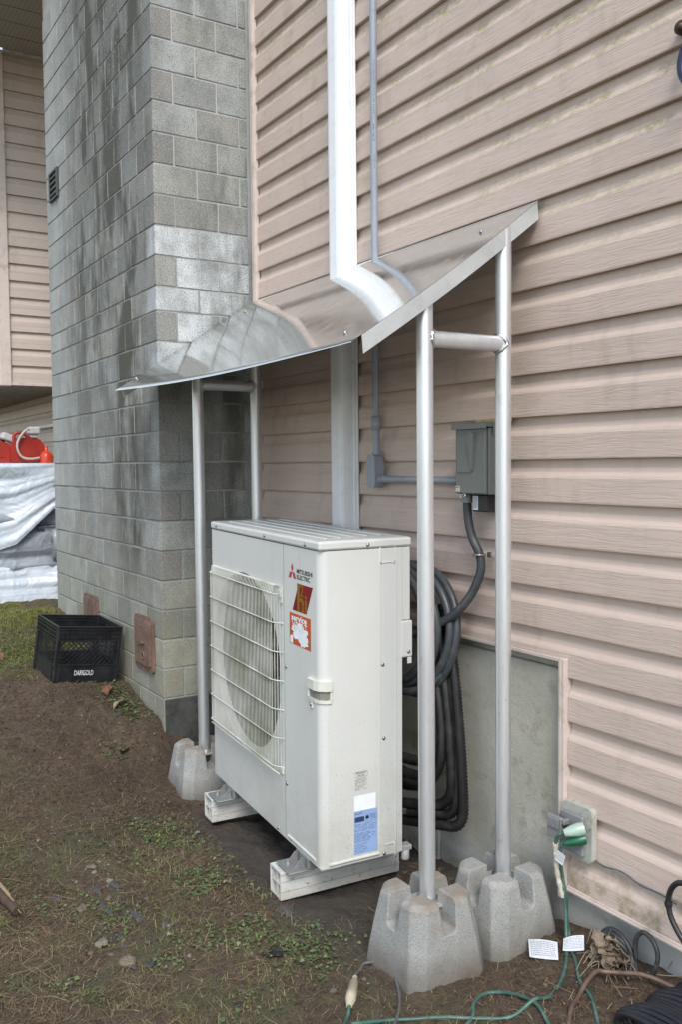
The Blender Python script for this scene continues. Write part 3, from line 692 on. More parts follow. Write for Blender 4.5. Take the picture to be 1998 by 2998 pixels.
# mounting feet and base drip
GAL = simple('galvanised_steel', (.30, .31, .31), .5, .6, .15, 30, .2, dirt=(.2, .17, .13), da=.4)
for a in (-.150, -.835):
    b = MB(); b.box(a-.055, a+.055, -.070, -.0, -.041, -.035, .002); b.prism([(-.040, -.0345), (-.004, -.0345), (-.004, -.004), (-.012, -.004)], 'x', a-.030, a-.025); b.prism([(-.040, -.0345), (-.004, -.0345), (-.004, -.004), (-.012, -.004)], 'x', a+.025, a+.030); b.box(a-.05, a+.05, .001, .34, -.041, -.004, .003)
    b.lathe([(.009, -.035), (.009, -.028), (.004, -.028), (.004, -.018), (0, -.018)], (a-.012, -.045, 0), 'z', 8)
    ub(b, 'mounting_foot', GAL, bevel=.0015)
b = MB(); b.box(-.04, -.006, B1+.001, .345, -.006, .012, .003); b.lathe([(.014, -.03), (.014, .0), (0, .0)], (-.015, .322, -.004), 'z', 14); ub(b, 'drain_fitting', simple('drain_grey', (.34, .35, .34), .5))
# prints and stickers on the unit
RED = simple('print_red', (.42, .035, .06), .4, 0, .05, 5, 0); BLK_ = simple('print_black', (.02, .02, .025), .45, 0, .05, 5, 0)
def poly(pts, name, mat, f, parent=None):
    b = MB(); b.add([f(u, v) for u, v in pts], [tuple(range(len(pts)))]); return ub(b, name, mat, parent, recalc=False)
fF = lambda u, v, d=.0006: (u, -d, v)
fS = lambda u, v, d=.0006: (A1+d, u, v)
b = MB(); cx0 = -.207; zt0, zm0, zb0 = .961, .931, .9105
b.add([fF(cx0, zm0), fF(cx0+.0095, zm0+.0155), fF(cx0, zt0), fF(cx0-.0095, zm0+.0155)], [(0, 1, 2, 3)])
b.add([fF(cx0, zm0), fF(cx0-.0185, zm0), fF(cx0-.0300, zb0), fF(cx0-.0095, zb0)], [(0, 1, 2, 3)])
b.add([fF(cx0, zm0), fF(cx0+.0095, zb0), fF(cx0+.0300, zb0), fF(cx0+.0185, zm0)], [(0, 1, 2, 3)])
ub(b, 'three_diamond_logo', RED, recalc=False)
b = MB(); V, F = text_geo('MITSUBISHI', fF, .117, .0150, -.1715, .9305, .022); b.add(V, F); V, F = text_geo('ELECTRIC', fF, .101, .0150, -.1715, .9115, .022); b.add(V, F)
V, F = text_geo('MITSUBISHI', lambda u, v: fF(u, v, .0007), .117, .0150, -.1708, .9305); b.add(V, F); V, F = text_geo('ELECTRIC', lambda u, v: fF(u, v, .0007), .101, .0150, -.1708, .9115); b.add(V, F)
ub(b, 'maker_lettering', BLK_, recalc=False)
DRED = simple('sticker_dark_red', (.20, .006, .014), .22, 0, .1, 4, 0); GOLD = simple('sticker_gold', (.30, .16, .02), .25, .3, .2, 30, 0)
st = poly([(-.2066, .8055), (-.0993, .8055), (-.0505, .8975), (-.1579, .8975)], 'heating_sticker', DRED, fF)
sh = lambda u, v: fF(u+(v-.8055)*.53*.0, v, .0011)
b = MB()
b.prism([(-.168, .8985), (-.150, .8985), (-.150, .8070), (-.168, .8070)], 'y', -.0011, -.0008)
b.prism([(-.1495, .8535), (-.128, .8535), (-.119, .845), (-.119, .8070), (-.134, .8070), (-.134, .840), (-.1495, .840)], 'y', -.0011, -.0008)
b.prism([(-.110, .8500), (-.094, .8500), (-.094, .812), (-.110, .8070)], 'y', -.0011, -.0008); b.prism([(-.110, .864), (-.094, .864), (-.094, .8545), (-.110, .8545)], 'y', -.0011, -.0008)
V, F = text_geo('2', lambda u, v: fF(u, v, .0011), .028, .037, -.147, .8585); b.add(V, F)
ub(b, 'heating_lettering', GOLD, st, recalc=False)
ORG = simple('sticker_orange', (.52, .085, .02), .4, 0, .08, 6, 0); WHT = simple('sticker_white', (.78, .82, .85), .5, 0, .05, 30, 0); GRN = simple('sticker_green', (.08, .22, .07), .5, 0, .05, 30, 0)
st = poly([(-.2310, .6910), (-.0680, .6910), (-.0680, .7950), (-.2310, .7950)], 'service_sticker', ORG, fF)
b = MB(); V, F = text_geo('service', lambda u, v: fF(u, v, .0012), .118, .020, -.215, .771, .03); b.add(V, F)
V, F = text_geo('XPERT', lambda u, v: fF(u, v, .0012), .120, .030, -.2130, .7395); b.add(V, F)
random.seed(3); pts = []
for i in range(46):
    t = 2*PI*i/46; r_ = 1+.16*random.uniform(-1, 1)+.10*math.sin(5*t); pts.append((-.150+.060*r_*math.cos(t), .738+.026*r_*math.sin(t)))
b.prism(pts, 'y', -.0011, -.0009)
pts = []
for i in range(30):
    t = 2*PI*i/30; r_ = 1+.2*random.uniform(-1, 1); pts.append((-.123+.036*r_*math.cos(t), .714+.020*r_*math.sin(t)))
b.prism(pts, 'y', -.0012, -.0009); b.prism([(-.226, .695), (-.205, .692), (-.203, .714), (-.209, .722), (-.224, .716)], 'y', -.0011, -.0009)
ub(b, 'torn_white_print', WHT, st, recalc=False)
b = MB(); V, F = text_geo('XPERT', lambda u, v: fF(u, v, .0014), .100, .018, -.2000, .7395); b.add(V, F); b.f = b.f[::4]; b.sm = b.sm[::4]; ub(b, 'torn_print_traces', simple('print_brown', (.25, .12, .08), .5), st, recalc=False)
b = MB(); b.add([fF(-.229, .728, .0009), fF(-.216, .728, .0009), fF(-.229, .742, .0009)], [(0, 1, 2)]); b.add([fF(-.069, .704, .0009), fF(-.069, .722, .0009), fF(-.088, .708, .0009)], [(0, 1, 2)]); ub(b, 'green_print', GRN, st, recalc=False)
# side labels
b = MB()
def frame(b, f, u0, u1, v0, v1, t=.0008):
    for a in ((u0, u1, v0, v0+t), (u0, u1, v1-t, v1), (u0, u0+t, v0, v1), (u1-t, u1, v0, v1)): b.add([f(a[0], a[2]), f(a[1], a[2]), f(a[1], a[3]), f(a[0], a[3])], [(0, 1, 2, 3)])
def dashes(b, f, u0, u1, v0, v1, rows, th=.0011, dens=.8):
    for i in range(rows):
        v = v1-(v1-v0)*(i+.5)/rows; u = u0; end = u1-random.random()*(u1-u0)*(.35 if i % 4 == 3 else .08)
        while u < end:
            w = random.uniform(.0015, .007); 
            if random.random() < dens: b.add([f(u, v), f(min(u+w, end), v), f(min(u+w, end), v+th), f(u, v+th)], [(0, 1, 2, 3)])
            u += w+.0011
frame(b, fS, .1234, .1690, .2805, .2975, .0007)
V, F = text_geo('REFRIGERANT', fS, .038, .0052, .1275, .2905); b.add(V, F); V, F = text_geo('R410A', fS, .024, .0060, .1340, .2825); b.add(V, F)
dashes(b, fS, .1234, .1685, .236, .277, 9, .0012)
ub(b, 'refrigerant_print', BLK_, recalc=False)
poly([(.1192, .1690), (.1995, .1690), (.1995, .2200), (.1192, .2200)], 'white_label', WHT, fS)
lb = poly([(.1189, .0250), (.2063, .0250), (.2063, .1680), (.1189, .1680)], 'blue_rating_label', simple('label_blue', (.26, .38, .62), .4, 0, .06, 8, 0), fS)
b = MB(); f2 = lambda u, v: fS(u, v, .001)
for q in range(3):
    t = PI/2+q*2*PI/3; cc_ = (.1265+.0027*math.cos(t), .1600+.0030*math.sin(t)); d_ = (math.cos(t)*.0028, math.sin(t)*.003); e_ = (-math.sin(t)*.0016, math.cos(t)*.0017)
    b.add([f2(cc_[0]-d_[0], cc_[1]-d_[1]), f2(cc_[0]+e_[0], cc_[1]+e_[1]), f2(cc_[0]+d_[0], cc_[1]+d_[1]), f2(cc_[0]-e_[0], cc_[1]-e_[1])], [(0, 1, 2, 3)])
V, F = text_geo('MITSUBISHI', f2, .019, .0030, .132, .1605); b.add(V, F); V, F = text_geo('ELECTRIC', f2, .015, .0030, .132, .1565); b.add(V, F)
b.prism([(.122, .132), (.155, .132), (.157, .135), (.157, .146), (.154, .149), (.124, .149), (.1215, .146), (.1215, .134)], 'x', A1+.0007, A1+.001)
frame(b, f2, .161, .203, .130, .152, .0005); dashes(b, f2, .178, .201, .134, .150, 6, .0009); b.lathe([(.0065, 0), (.0065, .0003), (.005, .0003), (.005, 0)], (A1+.0007, .168, .143), 'x', 14)
dashes(b, f2, .121, .204, .100, .126, 5, .0013); dashes(b, f2, .121, .180, .064, .096, 7, .0012); dashes(b, f2, .140, .204, .072, .092, 4, .0012, .5); dashes(b, f2, .121, .170, .029, .061, 8, .0011)
ub(b, 'rating_print', simple('print_navy', (.03, .05, .12), .5, 0, .1, 5, 0), lb, recalc=False)
# ------------------------------------------------------------ white hollow vinyl beams under the unit
m = Mat('white_vinyl_beam'); X, Y, Z = m.sep()
c = m.mix(m.ramp(m.noise(5, 5), .3, .7), (.50, .50, .47), (.62, .62, .59)); c = m.mix(m.ramp(m.noise(95, 5, .75, sc=(.5, .5, 1)), .58, .66, 0, .85), c, (.10, .09, .07)); c = m.mix(m.math('MULTIPLY', m.ramp(Z, -.09, -.15), .45), c, (.25, .21, .15))
m.bump(m.noise(80, 3), .15, .001); m.out(c, .55); VIN = m.m
def beam(xc, yf, L, lab, zt, w=.088, hgt=.094):
    t = thing('hollow_beam', lab, 'beam', (xc, yf, zt-hgt), 'hollow white beams under the heat pump', rot=(0, .0, -.0799))
    wt = .006; b = MB(); o_ = (0., L)
    b.box(-w/2, -w/2+wt, 0, L, 0, hgt, .0012).box(w/2-wt, w/2, 0, L, 0, hgt, .0012)
    b.box(-w/2+wt+.0002, w/2-wt-.0002, .0005, L, 0, wt).box(-w/2+wt+.0002, w/2-wt-.0002, .0005, L, hgt-wt, hgt)
    b.build('shell', VIN, t, local=True)
    b = MB(); b.box(-.003, .003, .004, L, wt+.0002, hgt-wt-.0002).box(-w/2+wt+.0002, -.0032, .004, L, hgt*.5-.003, hgt*.5+.003).box(.0032, w/2-wt-.0002, .004, L, hgt*.5-.003, hgt*.5+.003)
    b.build('inner_web', VIN, t, local=True)
    b = MB()
    for zz in (hgt*.30, hgt*.66, hgt*.90): b.box(w/2-.0005, w/2+.0012, .0, L, zz-.0012, zz+.0012)
    b.build('score_line', simple('beam_groove', (.36, .35, .31), .7), t, local=True)
    return t
beam(-.188, -.637, .455, 'white hollow beam with four-celled end under the near end of the heat pump', -.0455)
beam(-.885, -.572, .455, 'white hollow beam half sunk in soil under the far end of the heat pump', -.036)
# ------------------------------------------------------------ white line cover and grey conduit on the wall
LHC = simple('white_line_cover', (.76, .78, .80), .6, 0, .03, 4, 0, dirt=(.5, .5, .48), da=.25, ds=20)
ln = thing('line_cover', 'tall white plastic line set cover running up the siding through the canopy', 'line cover', (-.685, -.03, 0))
prof = [(-.752, -.001), (-.752, -.030), (-.748, -.052), (-.738, -.064), (-.722, -.069), (-.675, -.070), (-.660, -.066), (-.652, -.055), (-.649, -.040), (-.648, -.016)]
b = MB(); b.prism(prof+[(-.648, -.001)], 'z', .2, 4.2, False); b.build('cover', LHC, ln)
b = MB(); b.box(-.6475, -.632, -.017, -.001, .2, 4.2, .002); b.box(-.6315, -.622, -.010, -.001, .2, 4.2, .002); b.build('base_channel', LHC, ln)
CND = simple('grey_pvc', (.27, .30, .345), .42, 0, .08, 6, .05, dirt=(.15, .15, .14), da=.3, ds=30)
cd = thing('conduit', 'slim grey plastic electrical conduit running down the siding to a box', 'conduit', (-.458, -.03, 1.2))
RCn = .0134; yc = -.030
b = MB(); b.tube([(-.458, yc, 1.33), (-.458, yc, 2.6), (-.458, yc, 4.2)], RCn, 20); b.build('pipe', CND, cd)
b = MB(); b.lathe([(RCn, 0), (.0172, 0), (.0172, .056), (RCn, .056)], (-.458, yc, 1.415), 'z', 20); b.build('coupling', CND, cd); b = MB(); b.lathe([(RCn, 0), (.0165, .0), (.0165, .006), (RCn, .006)], (-.458, yc, 1.735), 'z', 20); b.build('coupling', CND, cd)
b = MB(); pr = rrect(-.4825, -.4335, 1.196, 1.322, .018, 5); b.prism(pr, 'y', -.052, -.014); b.prism(rrect(-.4850, -.4310, 1.193, 1.325, .020, 5), 'y', -.0575, -.0525)
b.lathe([(.0175, 0), (.0175, .014)], (-.458, yc, 1.3225), 'z', 18); b.lathe([(.0175, 0), (.0175, .02)], (-.4330, yc, 1.2285), 'x', 18); b.build('conduit_body', CND, cd, bevel=.002)
b = MB(); b.tube([(-.414, yc, 1.2285), (.0975, yc, 1.2285)], RCn, 20); b.build('pipe', CND, cd)
b = MB()
pm = lambda u, v: (-.458+RCn*1.012*math.cos(math.radians(-28)+v/RCn*1.0), yc+RCn*1.012*math.sin(math.radians(-28)+v/RCn*1.0), u)
V, F = text_geo('Carlon', pm, .062, .0085, 2.50, -.0055); b.add(V, F); V, F = text_geo('3/4 (21)', pm, .050, .0050, 2.40, -.003); b.add(V, F)
V, F = text_geo('SCH 40 PVC CONDUIT', pm, .20, .0040, 2.60, -.003); b.add(V, F)
for i in range(9):
    if i % 3 != 1: b.add([pm(2.33+.005*i, -.005), pm(2.333+.005*i, -.005), pm(2.333+.005*i, .003), pm(2.33+.005*i, .003)], [(0, 1, 2, 3)])
b.build('printed_marking', BLK_, cd, recalc=False)
# ------------------------------------------------------------ disconnect box
BOX = simple('grey_box_enamel', (.135, .152, .145), .4, 0, .06, 5, .05, dirt=(.09, .09, .08), da=.3, ds=20)
bx = thing('disconnect_box', 'grey metal electrical disconnect box on the siding behind the back right post', 'electrical box', (.21, -.06, 1.19))
b = MB(); b.box(.0985, .2450, -.082, -.001, 1.186, 1.400, .003); b.build('enclosure', BOX, bx)
b = MB(); b.box(.095, .240, -.0955, -.0825, 1.188, 1.398, .003); b.build('cover', BOX, bx, bevel=.002)
b = MB(); b.prism([(.1075, 1.258), (.1810, 1.258), (.1590, 1.368), (.1055, 1.368)], 'y', -.0995, -.0957); b.prism([(.1615, 1.368), (.1830, 1.262), (.1940, 1.380), (.180, 1.386)], 'y', -.1050, -.0957); b.build('pressed_panel', BOX, bx, bevel=.0018)
b = MB(); b.prism([(-.106, 1.396), (-.106, 1.412), (-.098, 1.4165), (-.001, 1.418), (-.001, 1.4015), (-.097, 1.4015), (-.097, 1.396)], 'x', .088, .249); b.box(.2495, .251, -.07, -.001, 1.375, 1.4165, .0005); b.build('rain_hood', BOX, bx)
b = MB(); b.lathe([(.020, 0), (.020, .0012), (.017, .0012), (.017, .0004), (.012, .0004), (.012, .0014), (0, .0014)], (.2451, -.045, 1.235), 'x', 22); b.build('knockout', BOX, bx)
b = MB(); b.tube(smooth([(.134, -.094, 1.186), (.128, -.101, 1.179), (.136, -.103, 1.172), (.148, -.099, 1.181), (.142, -.096, 1.189)], 5), .0028, 7); b.build('hasp', SCR, bx)
b = MB(); b.add([(.0985, -.0961, 1.194), (.1195, -.0961, 1.194), (.1195, -.0961, 1.213), (.0985, -.0961, 1.213)], [(0, 1, 2, 3)]); st = b.build('sticker', simple('old_sticker', (.5, .5, .44), .6), bx, recalc=False)
b = MB(); dashes(b, lambda u, v: (u, -.0966, v), .0995, .118, .205, .210, 1, .002, 1); dashes(b, lambda u, v: (u, -.0966, v), .107, .111, .196, .2, 1); b.v = [(x, y, z+1.0) for x, y, z in b.v]; b.build('sticker_print', BLK_, st, recalc=False)
b = MB(); b.box(.10, .262, -.016, -.001, 1.4195, 1.430, .001); tag(b.build('packing_strip', simple('old_wood_strip', (.36, .27, .15), .8, 0, .3, 40, .3)), 'thin yellowed strip wedged above the grey disconnect box', 'strip')
sg = thing('surge_protector', 'small black surge protector with white label below the disconnect box', 'surge protector', (.20, -.06, 1.13))
b = MB(); b.box(.139, .214, -.062, -.004, 1.129, 1.1852, .003); b.build('case', BLKP, sg, bevel=.002)
b = MB(); b.add([(.144, -.0626, 1.135), (.170, -.0626, 1.135), (.170, -.0626, 1.180), (.144, -.0626, 1.180)], [(0, 1, 2, 3)]); lb2 = b.build('paper_label', WHT, sg, recalc=False)
b = MB()
for i in range(5): dashes(b, lambda u, v: (.1463+i*.0042, -.0631, v), 0, 0, 0, 0, 0)
for i in range(5):
    v = 1.140
    while v < 1.178:
        w = random.uniform(.0015, .005); b.add([(.1463+i*.0042, -.0631, v), (.1478+i*.0042, -.0631, v), (.1478+i*.0042, -.0631, v+w), (.1463+i*.0042, -.0631, v+w)], [(0, 1, 2, 3)]); v += w+.001
b.build('label_print', BLK_, lb2, recalc=False)
# ------------------------------------------------------------ flexible whip, spare coil, refrigerant lines
FLX = simple('dark_grey_flex', (.042, .049, .057), .42, 0, .15, 12, .1, dirt=(.16, .15, .13), da=.35, ds=18)
def flexpath(pts, r, name, mat, parent=None, ribs=.0, step=.004, seg=14):
    P_ = resample(smooth(pts, 14), step)
    b = MB(); b.tube(P_, r, seg, rf=(lambda i: r*(1-ribs*(i % 2))) if ribs else None)
    return b.build(name, mat, parent)
fx = thing('flexible_conduit', 'dark grey flexible conduit looping from the disconnect box behind the post', 'cable', (.1, -.05, .7))
flexpath([(.100, -.050, 1.165), (.104, -.048, 1.10), (.120, -.044, 1.04), (.150, -.040, .99), (.158, -.040, .94), (.146, -.055, .88), (.118, -.075, .825), (.07, -.095, .775), (.00, -.115, .735), (-.08, -.130, .700), (-.20, -.15, .665), (-.30, -.17, .66)], .0150, 'tube', FLX, fx, .035)
b = MB(); b.lathe([(.0215, 0), (.0215, .018), (.018, .024), (.018, .03)], (.100, -.050, 1.157), 'z', 18); b.build('connector', simple('connector_grey', (.27, .28, .28), .5), fx)
b = MB(); b.tube(smooth([(.139, -.030, .985), (.138, -.052, .986), (.150, -.060, .987), (.166, -.052, .987), (.168, -.030, .987)], 6), .0045, 8); b.box(.166, .190, -.022, -.016, .978, .996, .002); b.build('clamp', SCR, fx)
cl = thing('spare_conduit_coil', 'coil of dark grey flexible conduit hung on the wall behind the heat pump', 'coil', (-.15, -.1, .5))
for i in range(4):
    R1 = .245-.016*i; cy0 = -.060-.026*i; pts = []
    cxx = -.165-.008*i+.01*(i % 2); czz = .700+.006*i
    for q in range(72):
        t = 2*PI*q/72; pts.append((cxx+R1*.98*math.cos(t), cy0-.035*(1-math.sin(t))*.5+.01*math.sin(2*t+i), czz+R1*(1.0+.02*i)*math.sin(t)*.93))
    b = MB(); b.tube(pts, .0145, 12, closed=True); b.build('loop', FLX, cl)
flexpath([(.03, -.10, .58), (-.01, -.13, .53), (-.08, -.15, .50), (-.2, -.17, .485), (-.3, -.18, .48)], .0145, 'tail', FLX, cl)
BLT = simple('black_corrugated_tube', (.010, .010, .011), .42, 0, .3, 9, .15, 90, .001, dirt=(.06, .055, .045), da=.45, ds=14)
g_ = 'black corrugated refrigerant lines behind the heat pump'
tubes = [([( -.01, -.060, .78), (.045, -.065, .60), (.080, -.068, .38), (.098, -.070, .20), (.100, -.072, .10), (.075, -.082, .060), (.02, -.10, .050), (-.10, -.13, .030), (-.16, -.15, .022)], 'outermost black corrugated line bending at the very bottom of the bundle'),
 ([(-.03, -.075, .78), (.01, -.08, .58), (.045, -.085, .40), (.062, -.088, .24), (.058, -.090, .165), (.025, -.10, .125), (-.04, -.12, .105), (-.15, -.15, .085)], 'second black corrugated line from the right, bending above the lowest one'),
 ([(-.06, -.07, .78), (-.045, -.085, .60), (-.02, -.095, .45), (.005, -.10, .36), (.0, -.105, .30), (-.035, -.115, .265), (-.09, -.13, .25), (-.17, -.15, .25)], 'black corrugated line turning left at the middle of the bundle'),
 ([(-.02, -.095, .74), (-.01, -.105, .50), (.005, -.115, .34), (.0, -.12, .255), (-.03, -.125, .215), (-.09, -.14, .200), (-.17, -.155, .205)], 'black corrugated line tucked in front, turning left below the middle'),
 ([(-.025, -.058, .78), (.020, -.062, .60), (.052, -.066, .40), (.070, -.070, .24), (.074, -.075, .14), (.05, -.086, .095), (-.01, -.105, .082), (-.12, -.14, .06)], 'black corrugated line just left of the outermost one, hugging the wall'),
 ([(-.045, -.085, .76), (-.015, -.095, .58), (.020, -.10, .42), (.030, -.108, .30), (.015, -.115, .235), (-.03, -.13, .185), (-.10, -.145, .175), (-.17, -.16, .178)], 'black corrugated line crossing in front of the bundle at mid height'),
 ([(-.09, -.06, .80), (-.075, -.07, .55), (-.06, -.08, .30), (-.05, -.09, .20), (-.07, -.11, .165), (-.13, -.13, .150), (-.18, -.15, .150)], 'innermost black corrugated line next to the heat pump back')]
for i, (pt, lab) in enumerate(tubes):
    o = flexpath(pt, .0195, 'refrigerant_line', BLT, None, .20, .0062, 14); tag(o, lab, 'pipe', g_)
o = flexpath([(-.04, -.05, .80), (-.005, -.055, .60), (.045, -.055, .40), (.075, -.058, .22)], .012, 'control_cable', BLT, None, .1, .005); tag(o, 'thin black cable running with the corrugated lines', 'cable')
# ------------------------------------------------------------ outlet, plugs and cords at the right
ou = thing('outdoor_outlet', 'grey outdoor power outlet with open lid on the siding corner', 'outlet', (.55, 0, .12))
MNT = simple('mounting_block', (.40, .41, .37), .6, 0, .15, 20, .2, dirt=(.13, .13, .07), da=.7, ds=40)
b = MB(); b.prism(rrect(.5045, .6185, .117, .278, .014), 'y', -.022, -.001); b.build('mounting_block', MNT, ou, bevel=.004)
OGR = simple('outlet_grey', (.23, .235, .245), .5, .2, .12, 14)
b = MB(); b.box(.5065, .596, -.036, -.0225, .134, .252, .003); b.build('face_plate', OGR, ou)
b = MB(); b.box(.478, .536, -.062, -.048, .168, .236, .003); b.box(.484, .530, -.067, -.0625, .200, .232, .002); b.box(.535, .548, -.060, -.036, .218, .234, .002); b.build('lid', OGR, ou, bevel=.0015)
GC = simple('green_cord', (.045, .115, .092), .42, 0, .25, 30, .1, dirt=(.20, .24, .20), da=.5, ds=30)
def gpath(pts, r, lift=.0): return [gp(x, y, r+lift) for x, y in pts]
def cord(name, lab, cat, pts, r, mat, group=None, plug=None, seg=10):
    t = thing(name, lab, cat, tuple(pts[len(pts)//2]), group)
    b = MB(); b.tube(smooth(pts, 10), r, seg); b.build('cord', mat, t); return t
rc = .0052
gr1 = cord('extension_cord', 'teal green extension cord with milky clear plug in the upper socket', 'extension cord',
  [(.585, -.062, .214), (.560, -.078, .205), (.545, -.085, .190), (.533, -.080, .150), (.534, -.070, .08), (.545, -.060, .03), (.556, -.062, -.04), (.585, -.085, -.11), gp(.641, -.114, rc), gp(.714, -.175, rc), gp(.758, -.201, rc), gp(.805, -.224, rc), gp(.90, -.30, rc), gp(1.1, -.45, rc)], rc, GC, 'green extension cords plugged into the outlet')
b = MB(); pth = [(.600, -.036, .223), (.592, -.050, .220), (.582, -.068, .216), (.570, -.084, .210)]
b.tube(pth, .018, 14, rf=lambda i: (.0190, .0195, .0160, .0105)[i]); b.build('plug', simple('milky_plug', (.33, .45, .38), .25, 0, .15, 30), gr1)
b = MB(); b.tube(resample(smooth([(.535, -.083, .168), (.533, -.080, .150), (.5335, -.074, .08), (.540, -.066, .03), (.545, -.062, .0)], 8), .008), .0085, 10, rf=lambda i: .0078+.0013*math.sin(i*1.7)); sl = b.build('tape_wrap', simple('pale_tape', (.52, .48, .40), .7, 0, .3, 60, .6, 90, .004, dirt=(.2, .17, .12), da=.6, ds=40), gr1)
gr2 = cord('extension_cord', 'teal green extension cord with dark green plug in the lower socket', 'extension cord',
  [(.590, -.060, .190), (.566, -.074, .180), (.552, -.078, .160), (.544, -.070, .110), (.545, -.060, .05), (.548, -.050, .0), (.545, -.045, -.06), (.560, -.050, -.115), gp(.608, -.11, rc), gp(.656, -.169, rc), gp(.695, -.234, rc), gp(.717, -.297, rc), gp(.722, -.351, rc+.004), gp(.705, -.414, rc), gp(.66, -.475, rc), gp(.60, -.55, rc), gp(.55, -.62, rc), gp(.52, -.68, rc), gp(.50, -.78, rc)], rc, GC, 'green extension cords plugged into the outlet')
b = MB(); b.tube([(.605, -.036, .194), (.597, -.052, .190), (.583, -.070, .184), (.570, -.082, .178)], .014, 8, rf=lambda i: (.0165, .0160, .0120, .0075)[i]); b.build('plug', simple('dark_green_plug', (.010, .10, .05), .3), gr2)
gr3 = cord('extension_cord', 'teal green cord making a loop on the soil in front of the pier blocks', 'extension cord',
  [gp(.80, -.75, rc), gp(.70, -.62, rc), gp(.645, -.5, rc), gp(.601, -.454, rc), gp(.582, -.407, rc), gp(.596, -.365, rc), gp(.644, -.346, rc), gp(.705, -.350, rc+.002), gp(.76, -.364, rc+.003), gp(.85, -.40, rc)], rc, GC)
GCB = simple('grey_rubber_cord', (.09, .09, .085), .55, 0, .2, 20, .1, dirt=(.2, .17, .13), da=.5, ds=25)
cn = cord('power_lead', 'muddy grey power lead with cream connector lying by the near pier block', 'power lead',
  [gp(.330, -.662, .012), gp(.308, -.640, .012), gp(.285, -.612, .008), gp(.268, -.585, .006), gp(.287, -.557, .005), gp(.337, -.546, .005), gp(.403, -.566, .005), gp(.462, -.598, .005), gp(.529, -.657, .005), gp(.62, -.76, .005)], .0048, GCB)
p0, p1 = Vector(gp(.326, -.655, .016)), Vector(gp(.420, -.735, .015)); b = MB(); b.tube([p0+(p1-p0)*t for t in (0, .18, .2, .55, .57, .8, 1.0)], .013, 12, rf=lambda i: (.008, .0085, .0135, .0140, .0160, .0150, .008)[i]); b.build('connector', simple('cream_connector', (.48, .43, .32), .5, 0, .2, 25, .2, dirt=(.14, .1, .07), da=.6, ds=30), cn)
b = MB(); b.tube(smooth([p1, gp(.45, -.76, .006), gp(.52, -.83, .005)], 6), rc, 8); b.build('green_end', GC, cn)
BRN = simple('brown_cable', (.115, .072, .058), .5, 0, .25, 20, .15, dirt=(.2, .15, .11), da=.5, ds=20)
cord('brown_cable', 'reddish brown cable arching over the soil at the bottom right', 'cable', [gp(.90, -.42, .006), gp(.808, -.307, .006), gp(.78, -.254, .008), gp(.76, -.199, .018), gp(.752, -.150, .030), gp(.762, -.125, .034), gp(.792, -.098, .034), gp(.844, -.073, .030), gp(.916, -.040, .02), gp(1.05, .0, .01)], .0062, BRN)
DCB = simple('dull_black_cable', (.030, .032, .035), .5, 0, .3, 25, .15, dirt=(.12, .11, .09), da=.6, ds=20)
lp = thing('cable_loops', 'old dull black cable standing in loops against the foundation', 'cable', (.74, -.03, -.12))
for i in range(3):
    s_ = .008*i; b = MB(); b.tube(smooth([(.672+s_, -.04-.012*i, -.13), (.664+s_, -.035-.01*i, -.095), (.672+s_*.8, -.03-.01*i, -.055), (.700, -.028-.008*i, -.036-s_), (.735, -.03-.006*i, -.038-s_), (.765, -.03, -.062-s_), (.785, -.03-.01*i, -.105), (.792-s_, -.04-.01*i, -.135)], 8), .0070, 9); b.build('loop', DCB, lp)
b = MB(); b.tube(smooth([(.786, -.030, -.08), (.782, -.028, -.040), (.790, -.026, -.012), (.812, -.026, .004), (.842, -.028, -.008), (.858, -.03, -.040), (.850, -.034, -.085), (.825, -.04, -.132)], 8), .0068, 9); b.build('loop', DCB, lp)
HOS = simple('ribbed_black_hose', (.014, .016, .022), .38, 0, .2, 12)
hc = thing('hose_coil', 'black ribbed hose wound in a coil at the bottom right corner', 'hose', (.97, -.13, -.13))
for i in range(15):
    yy = -.015-.0175*i; b = MB(); pts = []
    for q in range(40):
        t = 2*PI*q/40; pts.append((1.045+.130*math.cos(t)+.03*math.sin(i*.9)*.3, yy+.006*math.sin(t*2+i), -.108+.052*math.sin(t)))
    b.tube(pts, .0082, 8, closed=True); b.build('winding', HOS, hc)
bh = thing('black_cable_loop', 'thick black cable loop hanging against the siding at the right edge', 'cable', (.95, -.06, .06))
b = MB(); b.tube(smooth([(1.06, -.06, .20), (1.0, -.06, .213), (.953, -.06, .208), (.931, -.06, .194), (.917, -.06, .168), (.913, -.06, .139), (.919, -.06, .110), (.934, -.06, .086), (.956, -.06, .062), (1.0, -.06, .03)], 8), .0075, 12); b.build('cord', BLKP, bh)
b = MB(); b.lathe([(.0095, -.007), (.0105, 0), (.0095, .007)], (.9132, -.06, .137), 'z', 12); b.build('cable_tie', BLKP, bh)
o = MB(); o.tube(smooth([(.617, -.006, .127), (.65, -.006, .122), (.696, -.006, .129), (.735, -.006, .128), (.78, -.006, .118), (.84, -.006, .120), (.915, -.03, .128)], 8), .0019, 6); tag(o.build('thin_wire', simple('blue_grey_wire', (.05, .09, .11), .5)), 'thin blue grey wire drooping along the siding from the outlet', 'wire')
hb_ = thing('hose_hanger', 'rusty bolt hanger with dark blue hose at the top right edge', 'hanger', (.93, -.03, 2.33))
b = MB(); b.lathe([(.017, 0), (.017, -.02), (.010, -.022), (.010, -.028), (0, -.028)], (.893, -.004, 2.375), 'y', 14); b.tube([(.898, -.012, 2.372), (.97, -.012, 2.35)], .012, 10); b.build('bracket', simple('bronze_bracket', (.06, .045, .03), .5, .5), hb_)
b = MB(); b.tube(smooth([(.97, -.03, 2.36), (.925, -.03, 2.33), (.905, -.03, 2.29), (.908, -.03, 2.25), (.94, -.03, 2.20)], 8), .011, 12); b.build('hose', simple('navy_hose', (.015, .02, .06), .4), hb_)
